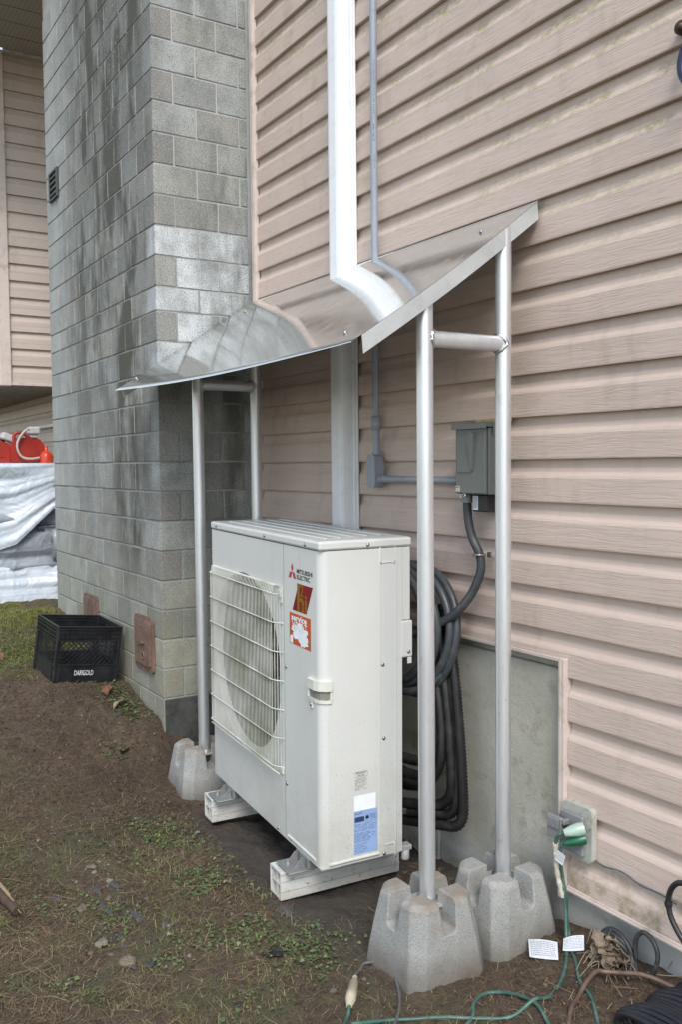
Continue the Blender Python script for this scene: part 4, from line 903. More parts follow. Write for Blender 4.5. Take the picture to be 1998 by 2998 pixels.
PAP = simple('tag_paper', (.60, .63, .66), .7, 0, .12, 40)
# paper tags
def paper(name, corners, lab, nrows=7, curl=.004, parent=None):
    b = MB(); A_, B_, C_, D_ = [Vector(c) for c in corners]; vs = []; n = 8
    for i in range(n+1):
        for j in range(n+1):
            u, v = i/n, j/n; p = (A_*(1-u)+B_*u)*(1-v)+(D_*(1-u)+C_*u)*v; p += Vector((0, -.3, 1))*curl*math.sin(PI*u)*math.cos(v*2); vs.append(p)
    b.add(vs, [(i*(n+1)+j, (i+1)*(n+1)+j, (i+1)*(n+1)+j+1, i*(n+1)+j+1) for i in range(n) for j in range(n)], True)
    t = thing(name, lab, 'paper tag', tuple(A_)); b.build('sheet', PAP, t, recalc=False)
    b = MB(); nrm = (B_-A_).cross(D_-A_).normalized()
    if nrm.dot(cam_o.matrix_world.translation-A_) < 0: nrm = -nrm
    def f(u, v): 
        p = (A_*(1-u)+B_*u)*(1-v)+(D_*(1-u)+C_*u)*v; return p+Vector((0, -.3, 1))*curl*math.sin(PI*u)*math.cos(v*2)+nrm*.0007
    for i in range(nrows):
        v = .1+.8*i/nrows; u = .06
        while u < .9:
            w = random.uniform(.03, .12); b.add([f(u, v), f(min(u+w, .93), v), f(min(u+w, .93), v+.35/nrows), f(u, v+.35/nrows)], [(0, 1, 2, 3)]); u += w+.025
    b.build('small_print', simple('grey_print', (.30, .32, .36), .6, 0, .05, 5, 0), t, recalc=False); return t
paper('care_tag', [gp(.508, -.165, .036), gp(.585, -.125, .036), gp(.628, -.165, .014), gp(.556, -.206, .014)], 'white printed tag leaning in front of the other at the pier block foot', 8)
paper('care_tag', [gp(.585, -.100, .034), gp(.630, -.065, .040), gp(.650, -.085, .014), gp(.603, -.122, .014)], 'white printed tag behind the green cords on the soil', 8)
paper('plug_tag', [(.546, -.086, .152), (.574, -.082, .142), (.566, -.086, .112), (.540, -.090, .122)], 'small white tag hanging from the cord below the outlet', 4, .001)
# dry leaf and root clump
m = Mat('dry_leaf_litter'); m.out(m.mix(m.ramp(m.noise(14, 6, .7), .35, .65), (.11, .08, .055), (.31, .25, .18)), .85); m.bump(m.noise(60, 4), .6, .004); DRY = m.m
def leaf(cx, cy, cz, L, wd, yaw, tilt, roll, mat, name='dry_leaf', curl=.35, seed=0):
    rs = random.Random(seed); b = MB(); vs = []; n = 10; mth = 4
    M_ = Matrix.Rotation(yaw, 3, 'Z')@Matrix.Rotation(tilt, 3, 'Y')@Matrix.Rotation(roll, 3, 'X')
    for i in range(n+1):
        t = i/n; hw = wd*.5*(math.sin(PI*t**.8)**.7)*(1+.22*math.sin(t*19+seed))
        for j in range(-mth, mth+1):
            s_ = j/mth; p = Vector(((t-.5)*L, s_*hw, curl*L*(abs(s_)**1.6)*.30*math.sin(PI*t)+.10*L*math.sin(PI*t*1.2+seed)+rs.uniform(-.02, .02)*L)); vs.append(M_@p+Vector((cx, cy, cz)))
    w_ = 2*mth+1; b.add(vs, [(i*w_+j, (i+1)*w_+j, (i+1)*w_+j+1, i*w_+j+1) for i in range(n) for j in range(w_-1)], True)
    o = b.build(name, mat); sm = o.modifiers.new('thick', 'SOLIDIFY'); sm.thickness = .0008; return o
cp_ = thing('leaf_litter_clump', 'heap of dry torn leaves and roots caught by the black cable loops', 'leaf litter', (.73, -.06, -.13))
for i in range(34):
    x, y = random.gauss(.722, .030), random.gauss(-.072, .020)
    o = leaf(x, y, HG(x, y)+random.uniform(.008, .068), random.uniform(.03, .065), random.uniform(.02, .04), random.uniform(0, 6), random.uniform(-.9, .9), random.uniform(-.9, .9), DRY, 'dry_leaf', .5, i)
    w = o.location.copy(); o.parent = cp_; o.location = w-OFF[cp_.name]
for i in range(28):
    x, y = random.gauss(.725, .045), random.gauss(-.08, .035); a = random.uniform(0, 6); L = random.uniform(.05, .11); z = HG(x, y)
    b = MB(); b.tube(smooth([(x, y, z+.01), (x+L*.4*math.cos(a), y+L*.4*math.sin(a), z+random.uniform(.01, .05)), (x+L*math.cos(a+.5), y+L*math.sin(a+.5), z+.012)], 5), .0014, 5); b.build('root', DRY, cp_)
# ------------------------------------------------------------ milk crate
CRB = simple('crate_plastic', (.012, .013, .016), .34, 0, .4, 10, .15, 120, .001, dirt=(.05, .048, .038), da=.4, ds=16)
crt = thing('milk_crate', 'black plastic milk crate tilted on the mossy ground by the chimney', 'crate', (-2.070, -.876, .225), rot=(.054, .12, 1.627))
crt.rotation_mode = 'XYZ'
CL = .33; CH = .28
def cwall(face):
    """one wall of the crate as a list of boxes in (u along, v up, w in) coordinates"""
    b = MB()
    def put(u0, u1, v0, v1, w0=0, w1=.006):
        if face == 'front': b.box(u0, u1, w0, w1, v0, v1)
        elif face == 'back': b.box(u0, u1, CL-w1, CL-w0, v0, v1)
        elif face == 'left': b.box(w0, w1, u0, u1, v0, v1)
        else: b.box(CL-w1, CL-w0, u0, u1, v0, v1)
    t = CL
    put(.0065, t-.0065, .0, .088, .003, .007); put(.0065, t-.0065, .083, .088, -.004, .003)
    for zz in (.205, .222, .245, .262, .2755): put(.0065, t-.0065, zz, zz+.0045, -.004, .0078)
    hw = .055 if face in ('left', 'right') else .05
    for u0, u1 in ((.0065, t/2-hw), (t/2+hw, t-.0065)): put(u0, u1, .205, .275, .0008, .005)
    if face in ('left', 'right'): put(t/2-hw, t/2+hw, .255, .275, .0008, .005)
    else: put(t/2-hw, t/2+hw, .205, .275, .0008, .005)
    for q in range(14): u = .012+(t-.024)*q/13; put(u-.0013, u+.0013, .205, .278, -.004, .0008)
    for u in (.0065, t-.0265): put(u, u+.020, .088, .205, .002, .006)
    for u in (.030, t-.034, ): put(u, u+.003, .0, .205, -.003, .002)
    for zz in (.12, .155): 
        put(.0065, .034, zz, zz+.004, -.004, .002); put(t-.034, t-.0065, zz, zz+.004, -.004, .002)
    # diagonal lattice
    u0, u1, v0, v1 = .034, t-.034, .088, .205; n = 10
    for sgn in (1, -1):
        for q in range(-6, 16):
            c0 = u0+(u1-u0)*q/n
            pts = []
            for (ua, va, ub_, vb) in ((c0, v0, c0+sgn*(v1-v0), v1),):
                # clip to the window
                P0, P1 = [ua, va], [ub_, vb]
                if max(P0[0], P1[0]) < u0 or min(P0[0], P1[0]) > u1: continue
                def cut(P, Q, lim):
                    t_ = (lim-P[0])/(Q[0]-P[0]); return [lim, P[1]+(Q[1]-P[1])*t_]
                a_, b_ = P0, P1
                if a_[0] < u0: a_ = cut(P0, P1, u0)
                if a_[0] > u1: a_ = cut(P0, P1, u1)
                if b_[0] < u0: b_ = cut(P0, P1, u0)
                if b_[0] > u1: b_ = cut(P0, P1, u1)
                if abs(a_[0]-b_[0]) < .004: continue
                w_ = .0022; wd = (.0012, .0048) if sgn > 0 else (.0026, .0062)
                def V3(u, v, w):
                    return {'front': (u, w, v), 'back': (u, CL-w, v), 'left': (w, u, v), 'right': (CL-w, u, v)}[face]
                vs = [V3(u+dx, v, w) for w in wd for (u, v) in (a_, b_) for dx in (-w_, w_)]
                b.add(vs, [(0, 1, 3, 2), (4, 6, 7, 5), (0, 4, 5, 1), (2, 3, 7, 6), (0, 2, 6, 4), (1, 5, 7, 3)])
    return b
for face in ('front', 'back', 'left', 'right'): cwall(face).build('side_panel', CRB, crt, local=True)
for x in (0, CL-.0105):
    for y in (0, CL-.0105): b = MB(); b.box(x-.002, x+.0125, y-.002, y+.0125, 0, .281, .003); b.build('corner_post', CRB, crt, local=True)
b = MB()
for q in range(9): u = .015+(CL-.03)*q/8; b.box(u-.004, u+.004, .008, CL-.008, .004, .009); b.box(.008, CL-.008, u-.004, u+.004, .0092, .013)
b.build('bottom_lattice', CRB, crt, local=True)
b = MB(); V, F = text_geo('DARIGOLD', lambda u, v: (u, .0018, v), .098, .026, .105, .033); b.add(V, F); V, F = text_geo('DARIGOLD', lambda u, v: (u, .0016, v), .098, .026, .1054, .033); b.add(V, F)
b.build('crate_lettering', simple('white_paint_print', (.62, .64, .66), .6, 0, .25, 60), crt, recalc=False, local=True)
# ------------------------------------------------------------ wrapped stack and fuel cans beyond the chimney
m = Mat('white_plastic_film'); c = m.mix(m.ramp(m.noise(5, 5), .3, .7), (.46, .52, .59), (.60, .66, .73)); m.bump(m.noise(9, 3, .5, dist=1.6), .6, .02); m.out(c, .3); FILM = m.m
m = Mat('grey_plastic_film'); c = m.mix(m.ramp(m.noise(5, 5), .3, .7), (.26, .29, .33), (.38, .42, .47)); m.bump(m.noise(9, 3, .5, dist=1.6), .6, .02); m.out(c, .28); FILM2 = m.m
def ridged(p, s):
    v = 0; a = 1
    for o_ in range(4): v += a*(1-abs(2*noise.noise(Vector(p)*s*(2**o_)+Vector((o_*3.1, 0, 0))))); a *= .5
    return v/1.9
def crumple(p):
    a = noise.voronoi(Vector(p)*5.5)[0]; c_ = noise.voronoi(Vector(p)*13+Vector((3, 1, 7)))[0]
    return .10*(a[1]-a[0])+.036*(c_[1]-c_[0])
def bag(z0, z1, lab, mat, name='wrapped_bag', x0=-5.15, x1=-4.25, y0=-1.15, y1=-.02, hem=None, swell=.06, nz=44, seed=0):
    b = MB(); vs = []; na = 340
    per = []
    for i in range(na):
        t = 2*PI*i/na; c_, s_ = math.cos(t), math.sin(t); e_ = .22
        per.append((math.copysign(abs(c_)**e_, c_), math.copysign(abs(s_)**e_, s_)))
    cx, cy, hx, hy = (x0+x1)/2, (y0+y1)/2, (x1-x0)/2, (y1-y0)/2
    for j in range(nz+1):
        v = j/nz
        for i, (c_, s_) in enumerate(per):
            lo = z0
            if hem: lo = hem(cy+s_*hy)
            z = lo+(z1-lo)*v; bulge = swell*math.sin(PI*min(1, max(0, v)))**.6 if not hem else .012*v+.02
            rr = 1
            X_, Y_ = cx+c_*(hx+bulge), cy+s_*(hy+bulge)
            d = .034*math.sin(Y_*19+z*2.5+seed+1.5*math.sin(z*4+seed))*(.35+.65*(1-v))+crumple((X_, Y_, z*.8+seed))-.035+(ridged((X_*1.0, Y_*1.0+z*.35, z*.45+seed), 1.5)-.5)*.07+(ridged((X_, Y_-z*.5, z*.6+seed*2), 4)-.5)*.035; d += (.05*(1-v) if z0 < .3 else 0)
            if hem: d += .03*math.sin(i*.55+2*math.sin(v*3+i*.09))*(1-v)
            if v > .97: d *= .4
            vs.append((X_+c_*d, Y_+s_*d, z))
    b.add(vs, [(j*na+i, j*na+(i+1) % na, (j+1)*na+(i+1) % na, (j+1)*na+i) for j in range(nz) for i in range(na)], True)
    top = vs[-na:]; b.add([(cx+(p[0]-cx)*k_, cy+(p[1]-cy)*k_, p[2]+.012*(1-k_)) for k_ in (1, .85, .5, .05) for p in top], [(j*na+i, j*na+(i+1) % na, (j+1)*na+(i+1) % na, (j+1)*na+i) for j in range(3) for i in range(na)], True)
    return tag(b.build(name, mat), lab, 'sack' if name == 'wrapped_bag' else 'plastic sheet')
bag(.22, .58, 'bottom plastic wrapped sack in the pile beyond the chimney', FILM, seed=1)
bag(.56, .86, 'middle grey plastic wrapped sack in the pile beyond the chimney', FILM2, seed=2, x1=-4.27)
wb = bag(.84, 1.22, 'upper grey wrapped sack with blue print half under the sheet', FILM2, seed=3, x1=-4.30)
tp = bag(.8, 1.315, 'white plastic sheet draped over the sack pile below the fuel cans', FILM, 'draped_sheet', x1=-4.235, y1=.0, seed=4, hem=lambda y: float(np.interp(y, [-1.2, -.68, -.55, -.46, -.44, -.36, -.28, 0], [.62, .68, .76, .80, .88, .98, 1.0, 1.02])), nz=56)
b = MB(); bl = simple('blue_print', (.02, .025, .30), .5)
bpy.context.view_layer.update()
def on_sack(u, v):
    q = wb.matrix_world.inverted()@Vector((-3.6, u, v)); ok, hit, nn, ix_ = wb.ray_cast(q, Vector((-1, 0, 0)))
    return (wb.matrix_world@hit).x+.004 if ok else -4.22
V, F = text_geo('E', lambda u, v: (on_sack(u, v), u, v), .05, .055, -.415, .835); b.add(V, F); o = b.build('printed_letter', bl, wb, recalc=False)
REDP = simple('red_plastic', (.30, .022, .014), .38, 0, .2, 7, .1, 90, .001, dirt=(.2, .05, .04), da=.4, ds=9)
YEL = simple('yellow_plastic', (.55, .38, .02), .4, 0, .15, 7); GRYP = simple('pump_grey', (.42, .40, .40), .45, 0, .1, 9); HSE = simple('pale_hose', (.40, .38, .34), .45)
def fuel(x0, x1, y0, y1, z0, z1, mat, lab, hdl=True):
    t = thing('fuel_can', lab, 'fuel can', ((x0+x1)/2, (y0+y1)/2, z0), 'plastic fuel cans standing on the covered sack pile')
    b = MB(); b.prism([(y0, z0), (y1, z0), (y1, z1-.05), (y1-.03, z1-.012), (y1-.07, z1), (y0+.06, z1), (y0+.02, z1-.02), (y0, z1-.07)], 'x', x0, x1)
    b.prism([(y0+.05, z0+.04), (y1-.05, z0+.04), (y1-.05, z1-.08), (y0+.05, z1-.06)], 'x', x1, x1+.006); b.build('body', mat, t, bevel=.018)
    b = MB(); ym = (y0+y1)/2; b.tube(smooth([(x1-.05, y0+.03, z1-.02), (x1-.05, y0+.04, z1+.03), (x1-.05, ym-.02, z1+.035), (x1-.05, ym+.02, z1-.005)], 6), .012, 8); b.build('handle', mat, t)
    b = MB(); b.lathe([(.028, -.01), (.028, .03), (0, .03)], ((x0+x1)/2, y1-.055, z1), 'z', 14); b.build('cap', BLKP, t)
    return t
fuel(-4.52, -4.33, -.560, -.325, 1.322, 1.50, REDP, 'big red plastic fuel can in the middle of the pile')
fuel(-4.62, -4.40, -.80, -.535, 1.322, 1.475, REDP, 'red plastic fuel can cut by the left picture edge')
fuel(-4.95, -4.68, -.83, -.60, 1.322, 1.53, YEL, 'yellow plastic fuel can behind the red ones')
fn = thing('small_spout', 'bright orange red funnel leaning next to the chimney edge', 'funnel', (-4.32, -.30, 1.32))
b = MB(); b.lathe([(.045, 0), (.05, .05), (.03, .08), (.014, .085), (.012, .12)], (-4.31, -.318, 1.318), 'z', 14); b.build('cone', simple('orange_red_plastic', (.50, .045, .015), .35), fn)
pm_ = thing('transfer_pump', 'grey siphon pump head with pale hose loop on the big red can', 'pump', (-4.35, -.42, 1.50))
b = MB(); b.box(-4.39, -4.30, -.435, -.355, 1.525, 1.580, .01); b.box(-4.37, -4.32, -.42, -.37, 1.50, 1.5245, .004); b.build('head', GRYP, pm_, bevel=.006)
b = MB(); b.tube(smooth([(-4.31, -.433, 1.565), (-4.30, -.470, 1.545), (-4.30, -.515, 1.48), (-4.30, -.522, 1.42), (-4.30, -.495, 1.365), (-4.30, -.44, 1.348), (-4.30, -.37, 1.355)], 8), .0085, 10); b.build('hose', HSE, pm_)
pm2 = thing('transfer_pump', 'pinkish grey pump head lying tilted on the left red can', 'pump', (-4.45, -.57, 1.48), rot=(-.35, 0, 0))
b = MB(); b.box(-.05, .05, -.045, .045, .0, .055, .01); b.build('head', GRYP, pm2, local=True, bevel=.006)
# ------------------------------------------------------------ loose things on the ground
def stone(x, y, r, sq, mat, lab, seed, grp='stones bedded in the soil'):
    rs = np.random.default_rng(seed); b = MB(); vs = []; n, m_ = 9, 14; ph = rs.uniform(0, 6, 3)
    z0 = HG(x, y)
    for i in range(n+1):
        la = PI*i/n-PI/2
        for j in range(m_):
            lo = 2*PI*j/m_; d = 1+.20*math.sin(2*lo+ph[0])+.16*math.sin(3*lo+ph[1])*math.cos(la)+.11*math.sin(5*lo+ph[2]+3*la)+.06*math.sin(9*lo+ph[0])
            vs.append((x+r*d*math.cos(la)*math.cos(lo+ph[2])*1.0, y+r*sq*d*math.cos(la)*math.sin(lo+ph[2]), z0+r*.26*math.sin(la)*d+.02*r))
    b.add(vs, [(i*m_+j, i*m_+(j+1) % m_, (i+1)*m_+(j+1) % m_, (i+1)*m_+j) for i in range(n) for j in range(m_)], seed % 3 != 0)
    return tag(b.build('stone', mat), lab, 'stone', grp)
STN = simple('slate_stone', (.058, .056, .053), .85, 0, .3, 30, .5, 90, .003); STB = simple('tan_stone', (.15, .122, .092), .75, 0, .25, 25, .4, 90, .003); STW = simple('pale_stone', (.19, .175, .15), .9, 0, .3, 40, .5, 90, .003)
stone(-.123, -1.165, .040, .55, STB, 'flat tan stone lying alone in the foreground soil', 2)
stone(-.245, -1.205, .026, .8, STW, 'pale crumbly stone left of the flat tan one', 3)
stone(-.36, -1.18, .022, .7, STB, 'brown stone among the gravel patch at lower left', 4)
stone(-.55, -1.26, .030, .5, STN, 'long dark slate piece at the left of the gravel patch', 5)
stone(-.30, -1.07, .034, .6, STN, 'broad dark slate piece in the gravel patch', 7)
stone(-.22, -1.01, .022, .6, STN, 'small black slate chip behind the gravel patch', 8)
stone(-.44, -1.14, .026, .6, STN, 'blue grey slate lying in the middle of the gravel patch', 10)
stone(-.56, -1.08, .020, .7, STW, 'light grey stone at the back of the gravel patch', 11)
for i in range(14):
    xs, ys = -.36+random.gauss(0, .17), -1.12+random.gauss(0, .055); stone(xs, ys, random.uniform(.012, .030), random.uniform(.45, .85), random.choice([STN, STN, STN, STB]), 'small dark slate chip, one of many bedded in the gravel patch at lower left', 30+i, 'slate chips in the gravel patch')
stone(-.10, -.64, .032, .8, STN, 'dark clod shaped rock beside the near white beam', 13)
stone(.02, -.10, .030, .8, STW, 'grey rock behind the pier blocks near the foundation', 14)
stone(.06, -.20, .020, .8, STB, 'brownish rock in the shade between pier and foundation', 16)
stone(-1.75, -.66, .035, .6, STN, 'dark flat stone near the weeds at the chimney foot', 17)
BRL = simple('brown_leaf', (.13, .062, .032), .7, 0, .45, 40, .4, 90, .002); TNL = simple('tan_leaf', (.26, .21, .13), .7, 0, .3, 40, .4, 90, .002)
g2 = 'dry fallen leaves on the soil'
for (x, y, L, w, yaw, mt, lab) in [(-1.93, -.64, .10, .06, -.5, BRL, 'curled orange brown leaf among weeds by the chimney'), (-1.80, -.62, .10, .045, -1.1, TNL, 'pale dry leaf right of the orange brown one'), (-2.62, -1.02, .10, .05, .3, BRL, 'reddish brown leaf on moss at the left picture edge')]:
    tag(leaf(x, y, HG(x, y)+.022, L, w, yaw, .25, .35, mt, 'fallen_leaf', .5, int(-x*10)), lab, 'leaf', g2)
o = leaf(-1.52, -.70, HG(-1.52, -.70)+.008, .11, .04, -.6, .1, .1, simple('black_scrap', (.012, .012, .013), .6), 'plastic_scrap', .2, 3); tag(o, 'black plastic scrap on the dirt bank near the left pier block', 'scrap')
o = leaf(.10, -.80, HG(.10, -.80)+.006, .075, .05, .6, .1, .1, simple('black_scrap_b', (.014, .014, .014), .8), 'plastic_scrap', .3, 5); tag(o, 'black plastic scrap left of the near pier block', 'scrap')
wd = thing('broken_board', 'splintered brown board end at the left picture edge', 'wood', gp(-.70, -1.40)); WDM = simple('weathered_wood', (.065, .042, .028), .8, 0, .3, 30, .6, 60, .003); SPL = simple('pale_splinter', (.27, .21, .13), .8)
z0 = HG(-.55, -1.42)
b = MB(); b.tube([(-.95, -1.52, z0+.055), (-.70, -1.462, z0+.045), (-.46, -1.405, z0+.012)], .012, 6, rf=lambda i: (.020, .019, .013)[i]); b.build('board', WDM, wd)
for i in range(4): b = MB(); b.tube([(-.72+.02*i, -1.455+.006*i, z0+.06), (-.44-.03*i, -1.395-.004*i, z0+.012+.008*i)], .004, 5, rf=lambda k_: .0045-.0028*k_); b.build('splinter', SPL, wd)
# ------------------------------------------------------------ uncountable growth and litter (vectorised)
def stuff(name, V, F, mat, lab, cat):
    me = bpy.data.meshes.new(name); V = np.asarray(V, np.float32).reshape(-1, 3); F = np.asarray(F, np.int32)
    me.vertices.add(len(V)); me.vertices.foreach_set('co', V.reshape(-1)); k_ = F.shape[1]
    me.loops.add(F.size); me.loops.foreach_set('vertex_index', F.reshape(-1)); me.polygons.add(len(F)); me.polygons.foreach_set('loop_start', np.arange(0, F.size, k_)); me.polygons.foreach_set('loop_total', np.full(len(F), k_))
    me.update(calc_edges=True); me.materials.append(mat); o = bpy.data.objects.new(name, me); COL.objects.link(o); tag(o, lab, cat, None, 'stuff'); return o
def HV(x, y):
    out = np.empty(len(x))
    for i in range(0, len(x), 4000): out[i:i+4000] = H(x[i:i+4000], y[i:i+4000])+bumpy(x[i:i+4000], y[i:i+4000])
    return out
def inside(x, y):                                  # keep growth out of the solid things
    bad = ((x < XC+.02) & (y > DC-.015) & (x > XC-CW-.03)) | ((x > -1.08) & (x < .03) & (y > -.62) & (y < -.2)) | (y > .0)
    for (p, q), _, _ in pl: bad |= (abs(x-p) < .15) & (abs(y-q) < .15)
    bad |= (x < -4.1) & (y > -1.2)
    return ~bad
def fbm2(x, y, s, seed):
    r_ = np.random.default_rng(seed); v = np.zeros_like(x)
    for o_ in range(10):
        f = s*r_.uniform(.6, 2.6); a = r_.uniform(0, 6.28); p = r_.uniform(0, 6.28); v += np.sin(f*(x*math.cos(a)+y*math.sin(a))+p)/3.2
    return v
def zone_grass(x, y):                              # how green the ground is at a spot
    g_ = np.clip((-2.15-x)/.5, 0, 1)*np.clip((-.50-y)/.1, 0, 1)*1.0
    path = np.exp(-((y-(-.80-.28*np.clip(-x, -.5, 1.2)*0))/.11)**2)*np.clip((x+1.15)/.3, 0, 1)*np.clip((.28-x)/.1, 0, 1)
    fore = np.clip((-.82-y)/.15, 0, 1)*np.clip((x+.95)/.35, 0, 1)*.62
    edge = np.clip((-1.28-y)/.15, 0, 1)*.5
    return g_, path, fore, edge
def blades(n, region, hmin, hmax, wdt, lean, seed, dens, flat=0.):
    r_ = np.random.default_rng(seed); x = r_.uniform(region[0], region[1], n); y = r_.uniform(region[2], region[3], n)
    keep = (r_.uniform(0, 1, n) < dens(x, y)) & inside(x, y); x, y = x[keep], y[keep]; n = len(x)
    z = HV(x, y)-.002; a = r_.uniform(0, 6.28, n); h = r_.uniform(hmin, hmax, n); l = r_.uniform(.2, 1, n)*lean
    dx, dy = np.cos(a), np.sin(a); sx, sy = -dy*wdt, dx*wdt; up = np.sqrt(np.maximum(1-np.minimum(l, .98)**2, .02)) if not flat else np.full(n, .08)
    P0 = np.stack([x, y, z], 1); P1 = P0+np.stack([dx*h*l*.4, dy*h*l*.4, h*up*.65], 1); P2 = P0+np.stack([dx*h*l*1.0, dy*h*l*1.0, h*up*.85], 1)
    if flat: 
        bend = r_.uniform(-.35, .35, n)[:, None]*h[:, None]; P1 = P0+np.stack([dx*h*.5, dy*h*.5, np.full(n, .006)+r_.uniform(0, .008, n)], 1)+bend*np.stack([-dy, dx, 0*dx], 1); P2 = P0+np.stack([dx*h, dy*h, r_.uniform(.001, .012, n)], 1)
    sd_ = np.stack([sx, sy, 0*sx], 1); V = np.stack([P0-sd_, P0+sd_, P1+sd_*.8, P1-sd_*.8, P2+sd_*.25, P2-sd_*.25], 1)
    b_ = np.arange(n)[:, None]*6; F = np.concatenate([b_+np.array([0, 1, 2, 3]), b_+np.array([3, 2, 4, 5])], 0)
    return V, F
def gmat(name, c1, c2, c3, rough=.6, trans=True):
    m = Mat(name); r_ = m.n('NewGeometry').outputs['Random Per Island']
    c = m.mix(m.ramp(r_, 0, .6), c1, c2); c = m.mix(m.ramp(r_, .75, .95), c, c3); m.out(c, rough)
    m.set(m.b, 'Specular IOR Level', .3); return m.m
GRS = gmat('grass_blades', (.085, .120, .035), (.15, .17, .050), (.26, .23, .11)); MOS = gmat('moss_tufts', (.17, .19, .028), (.27, .26, .045), (.07, .10, .022)); STR = gmat('dry_straw', (.24, .17, .095), (.12, .085, .048), (.42, .35, .21)); CLV = gmat('weed_leaves', (.060, .10, .034), (.10, .14, .055), (.17, .19, .095))
def d_grass(x, y):
    a, p, f, e_ = zone_grass(x, y); q = fbm2(x, y, 9, 1); a = np.maximum(a, 1.2*np.exp(-(((x+.15)/.22)**2+((y+1.50)/.10)**2))); return np.clip(a*.9+p*.35*(q > -.1)+f*.35*(q > .15)+e_*.4*(q > 0), 0, 1)*np.clip(.55+q, 0, 1)
V, F = blades(120000, (-4.1, .35, -1.75, -.45), .008, .034, .0010, .95, 21, d_grass); stuff('grass', V, F, GRS, 'short green grass thin on the trodden soil', 'grass')
def d_moss(x, y): a, p, f, e_ = zone_grass(x, y); return np.clip(a*1.0+.0*p, 0, 1)*np.clip(.7+fbm2(x, y, 6, 2), 0, 1)
V, F = blades(90000, (-4.1, -1.9, -1.75, -.45), .006, .018, .0014, .9, 22, d_moss); stuff('moss', V, F, MOS, 'yellow green moss covering the ground left of the crate', 'moss')
def d_straw(x, y): a, p, f, e_ = zone_grass(x, y); q = fbm2(x, y, 7, 3); return np.clip(.24+a*.25+p*.3+f*.8*(q > -.25)+e_*1.2+.9*np.exp(-(((x+1.15)/.45)**2+((y+1.38)/.12)**2)), 0, 1)
V, F = blades(110000, (-4.1, .9, -1.75, -.03), .015, .075, .0006, 1, 23, d_straw, flat=1); stuff('straw', V, F, STR, 'dry straw and dead grass strewn over the soil', 'straw')
V, F = blades(3200, (-1.9, .3, -1.75, -.8), .08, .20, .0008, 1, 24, d_straw, flat=1); stuff('long_straw', V, F, STR, 'long dry grass stalks lying over the soil', 'straw')
def leaves(n, region, seed, dens, s0, s1, hh):
    r_ = np.random.default_rng(seed); x = r_.uniform(region[0], region[1], n); y = r_.uniform(region[2], region[3], n)
    keep = (r_.uniform(0, 1, n) < dens(x, y)) & inside(x, y); x, y = x[keep], y[keep]; n = len(x); z = HV(x, y)+r_.uniform(.002, hh, n)
    s = r_.uniform(s0, s1, n); a = r_.uniform(0, 6.28, n); tl = r_.uniform(-.5, .5, (n, 2)); K = 9; V = np.empty((n, K, 3))
    for k_ in range(K):
        t = 2*PI*k_/K; rr = s*(1+.28*math.cos(3*t))*.8; u, v = rr*np.cos(t+a), rr*np.sin(t+a); V[:, k_] = np.stack([x+u, y+v, z+u*tl[:, 0]+v*tl[:, 1]+.18*rr*abs(math.sin(1.5*t))], 1)
    return V, np.arange(n)[:, None]*K+np.arange(K)
def d_weed(x, y):
    a, p, f, e_ = zone_grass(x, y); q = fbm2(x, y, 11, 5)
    cn_ = np.exp(-(((x+1.85)/.22)**2+((y+.60)/.07)**2))+.6*np.exp(-(((x+1.5)/.08)**2+((y+.75)/.05)**2))+np.exp(-(((x-.13)/.09)**2+((y+.70)/.10)**2))+.5*np.exp(-(((x+2.75)/.3)**2+((y+.95)/.2)**2))
    return np.clip(p*.70*(q > -.05)+f*.38*(q > .2)+cn_+.12*a, 0, 1)
V, F = leaves(60000, (-3.2, .35, -1.7, -.5), 31, d_weed, .0025, .0078, .016); stuff('weeds', V, F, CLV, 'low round leaved weeds and clover beside the trodden path', 'weeds')
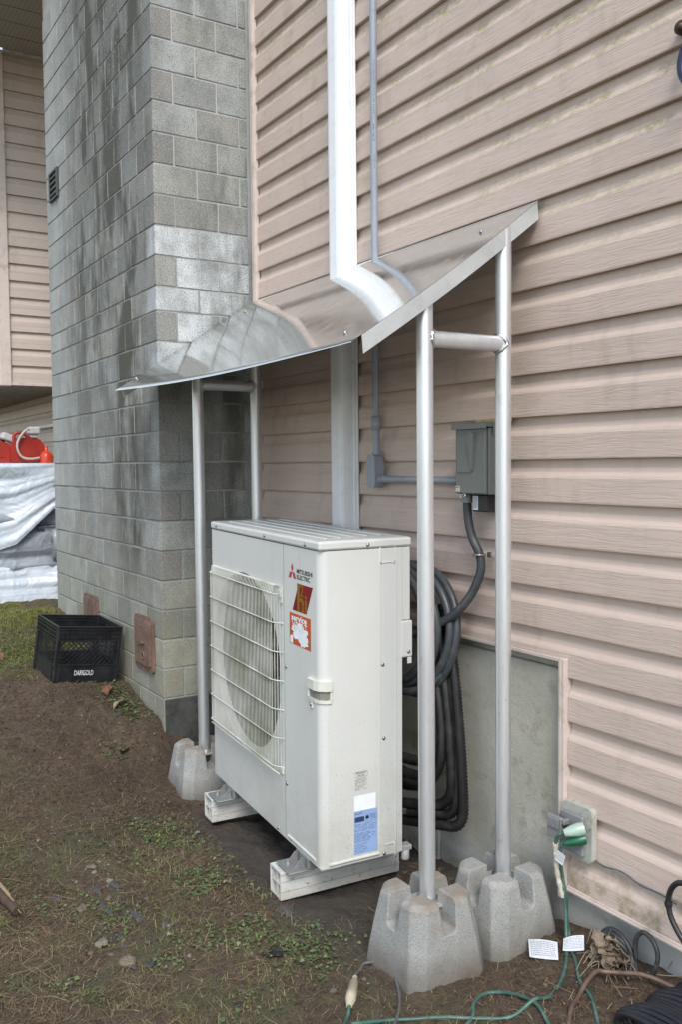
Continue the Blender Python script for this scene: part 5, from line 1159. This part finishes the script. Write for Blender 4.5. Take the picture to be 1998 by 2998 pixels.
# gravel, grit and crumbs of soil
def pebbles(n, region, seed, dens, s0, s1):
    r_ = np.random.default_rng(seed); x = r_.uniform(region[0], region[1], n); y = r_.uniform(region[2], region[3], n)
    keep = (r_.uniform(0, 1, n) < dens(x, y)) & inside(x, y); x, y = x[keep], y[keep]; n = len(x); s = s0+(s1-s0)*r_.uniform(0, 1, n)**3; z = HV(x, y)+s*.15
    ph = (1+5**.5)/2; ic = np.array([(-1, ph, 0), (1, ph, 0), (-1, -ph, 0), (1, -ph, 0), (0, -1, ph), (0, 1, ph), (0, -1, -ph), (0, 1, -ph), (ph, 0, -1), (ph, 0, 1), (-ph, 0, -1), (-ph, 0, 1)])/1.9
    f = np.array([(0, 11, 5), (0, 5, 1), (0, 1, 7), (0, 7, 10), (0, 10, 11), (1, 5, 9), (5, 11, 4), (11, 10, 2), (10, 7, 6), (7, 1, 8), (3, 9, 4), (3, 4, 2), (3, 2, 6), (3, 6, 8), (3, 8, 9), (4, 9, 5), (2, 4, 11), (6, 2, 10), (8, 6, 7), (9, 8, 1)])
    a = r_.uniform(0, 6.28, n); ax = r_.uniform(.5, 1.3, (n, 3)); ax[:, 2] *= .6
    V = ic[None]*ax[:, None]*(1+r_.uniform(-.22, .22, (n, 12, 1))); ca, sa = np.cos(a)[:, None], np.sin(a)[:, None]
    V = np.stack([V[..., 0]*ca-V[..., 1]*sa, V[..., 0]*sa+V[..., 1]*ca, V[..., 2]], -1)*s[:, None, None]+np.stack([x, y, z], 1)[:, None]
    return V, (np.arange(n)[:, None, None]*12+f[None]).reshape(-1, 3)
def d_grav(x, y): return np.clip(.10+np.exp(-(((x+.36)/.32)**2+((y+1.14)/.12)**2))+.5*np.exp(-((y+.68)/.06)**2)*(x > -1)*(x < -.2)+.5*(y > -.2)*(x > -.2)*(x < .3), 0, 1)
PEB = gmat('pebble_mix', (.070, .068, .062), (.12, .100, .078), (.19, .175, .15), .8)
V, F = pebbles(14000, (-2.2, 1.0, -1.75, -.01), 41, d_grav, .0015, .011); stuff('gravel', V, F, PEB, 'small pebbles and grit scattered in the soil', 'gravel')
CLD = gmat('soil_crumbs', (.055, .038, .026), (.085, .058, .040), (.035, .026, .020), .95)
V, F = pebbles(60000, (-2.8, 1.0, -1.75, -.01), 42, lambda x, y: np.clip(.55+fbm2(x, y, 5, 9)*.5, .1, 1), .001, .0075); stuff('soil_crumbs', V, F, CLD, 'loose crumbs of brown soil on the ground', 'soil')
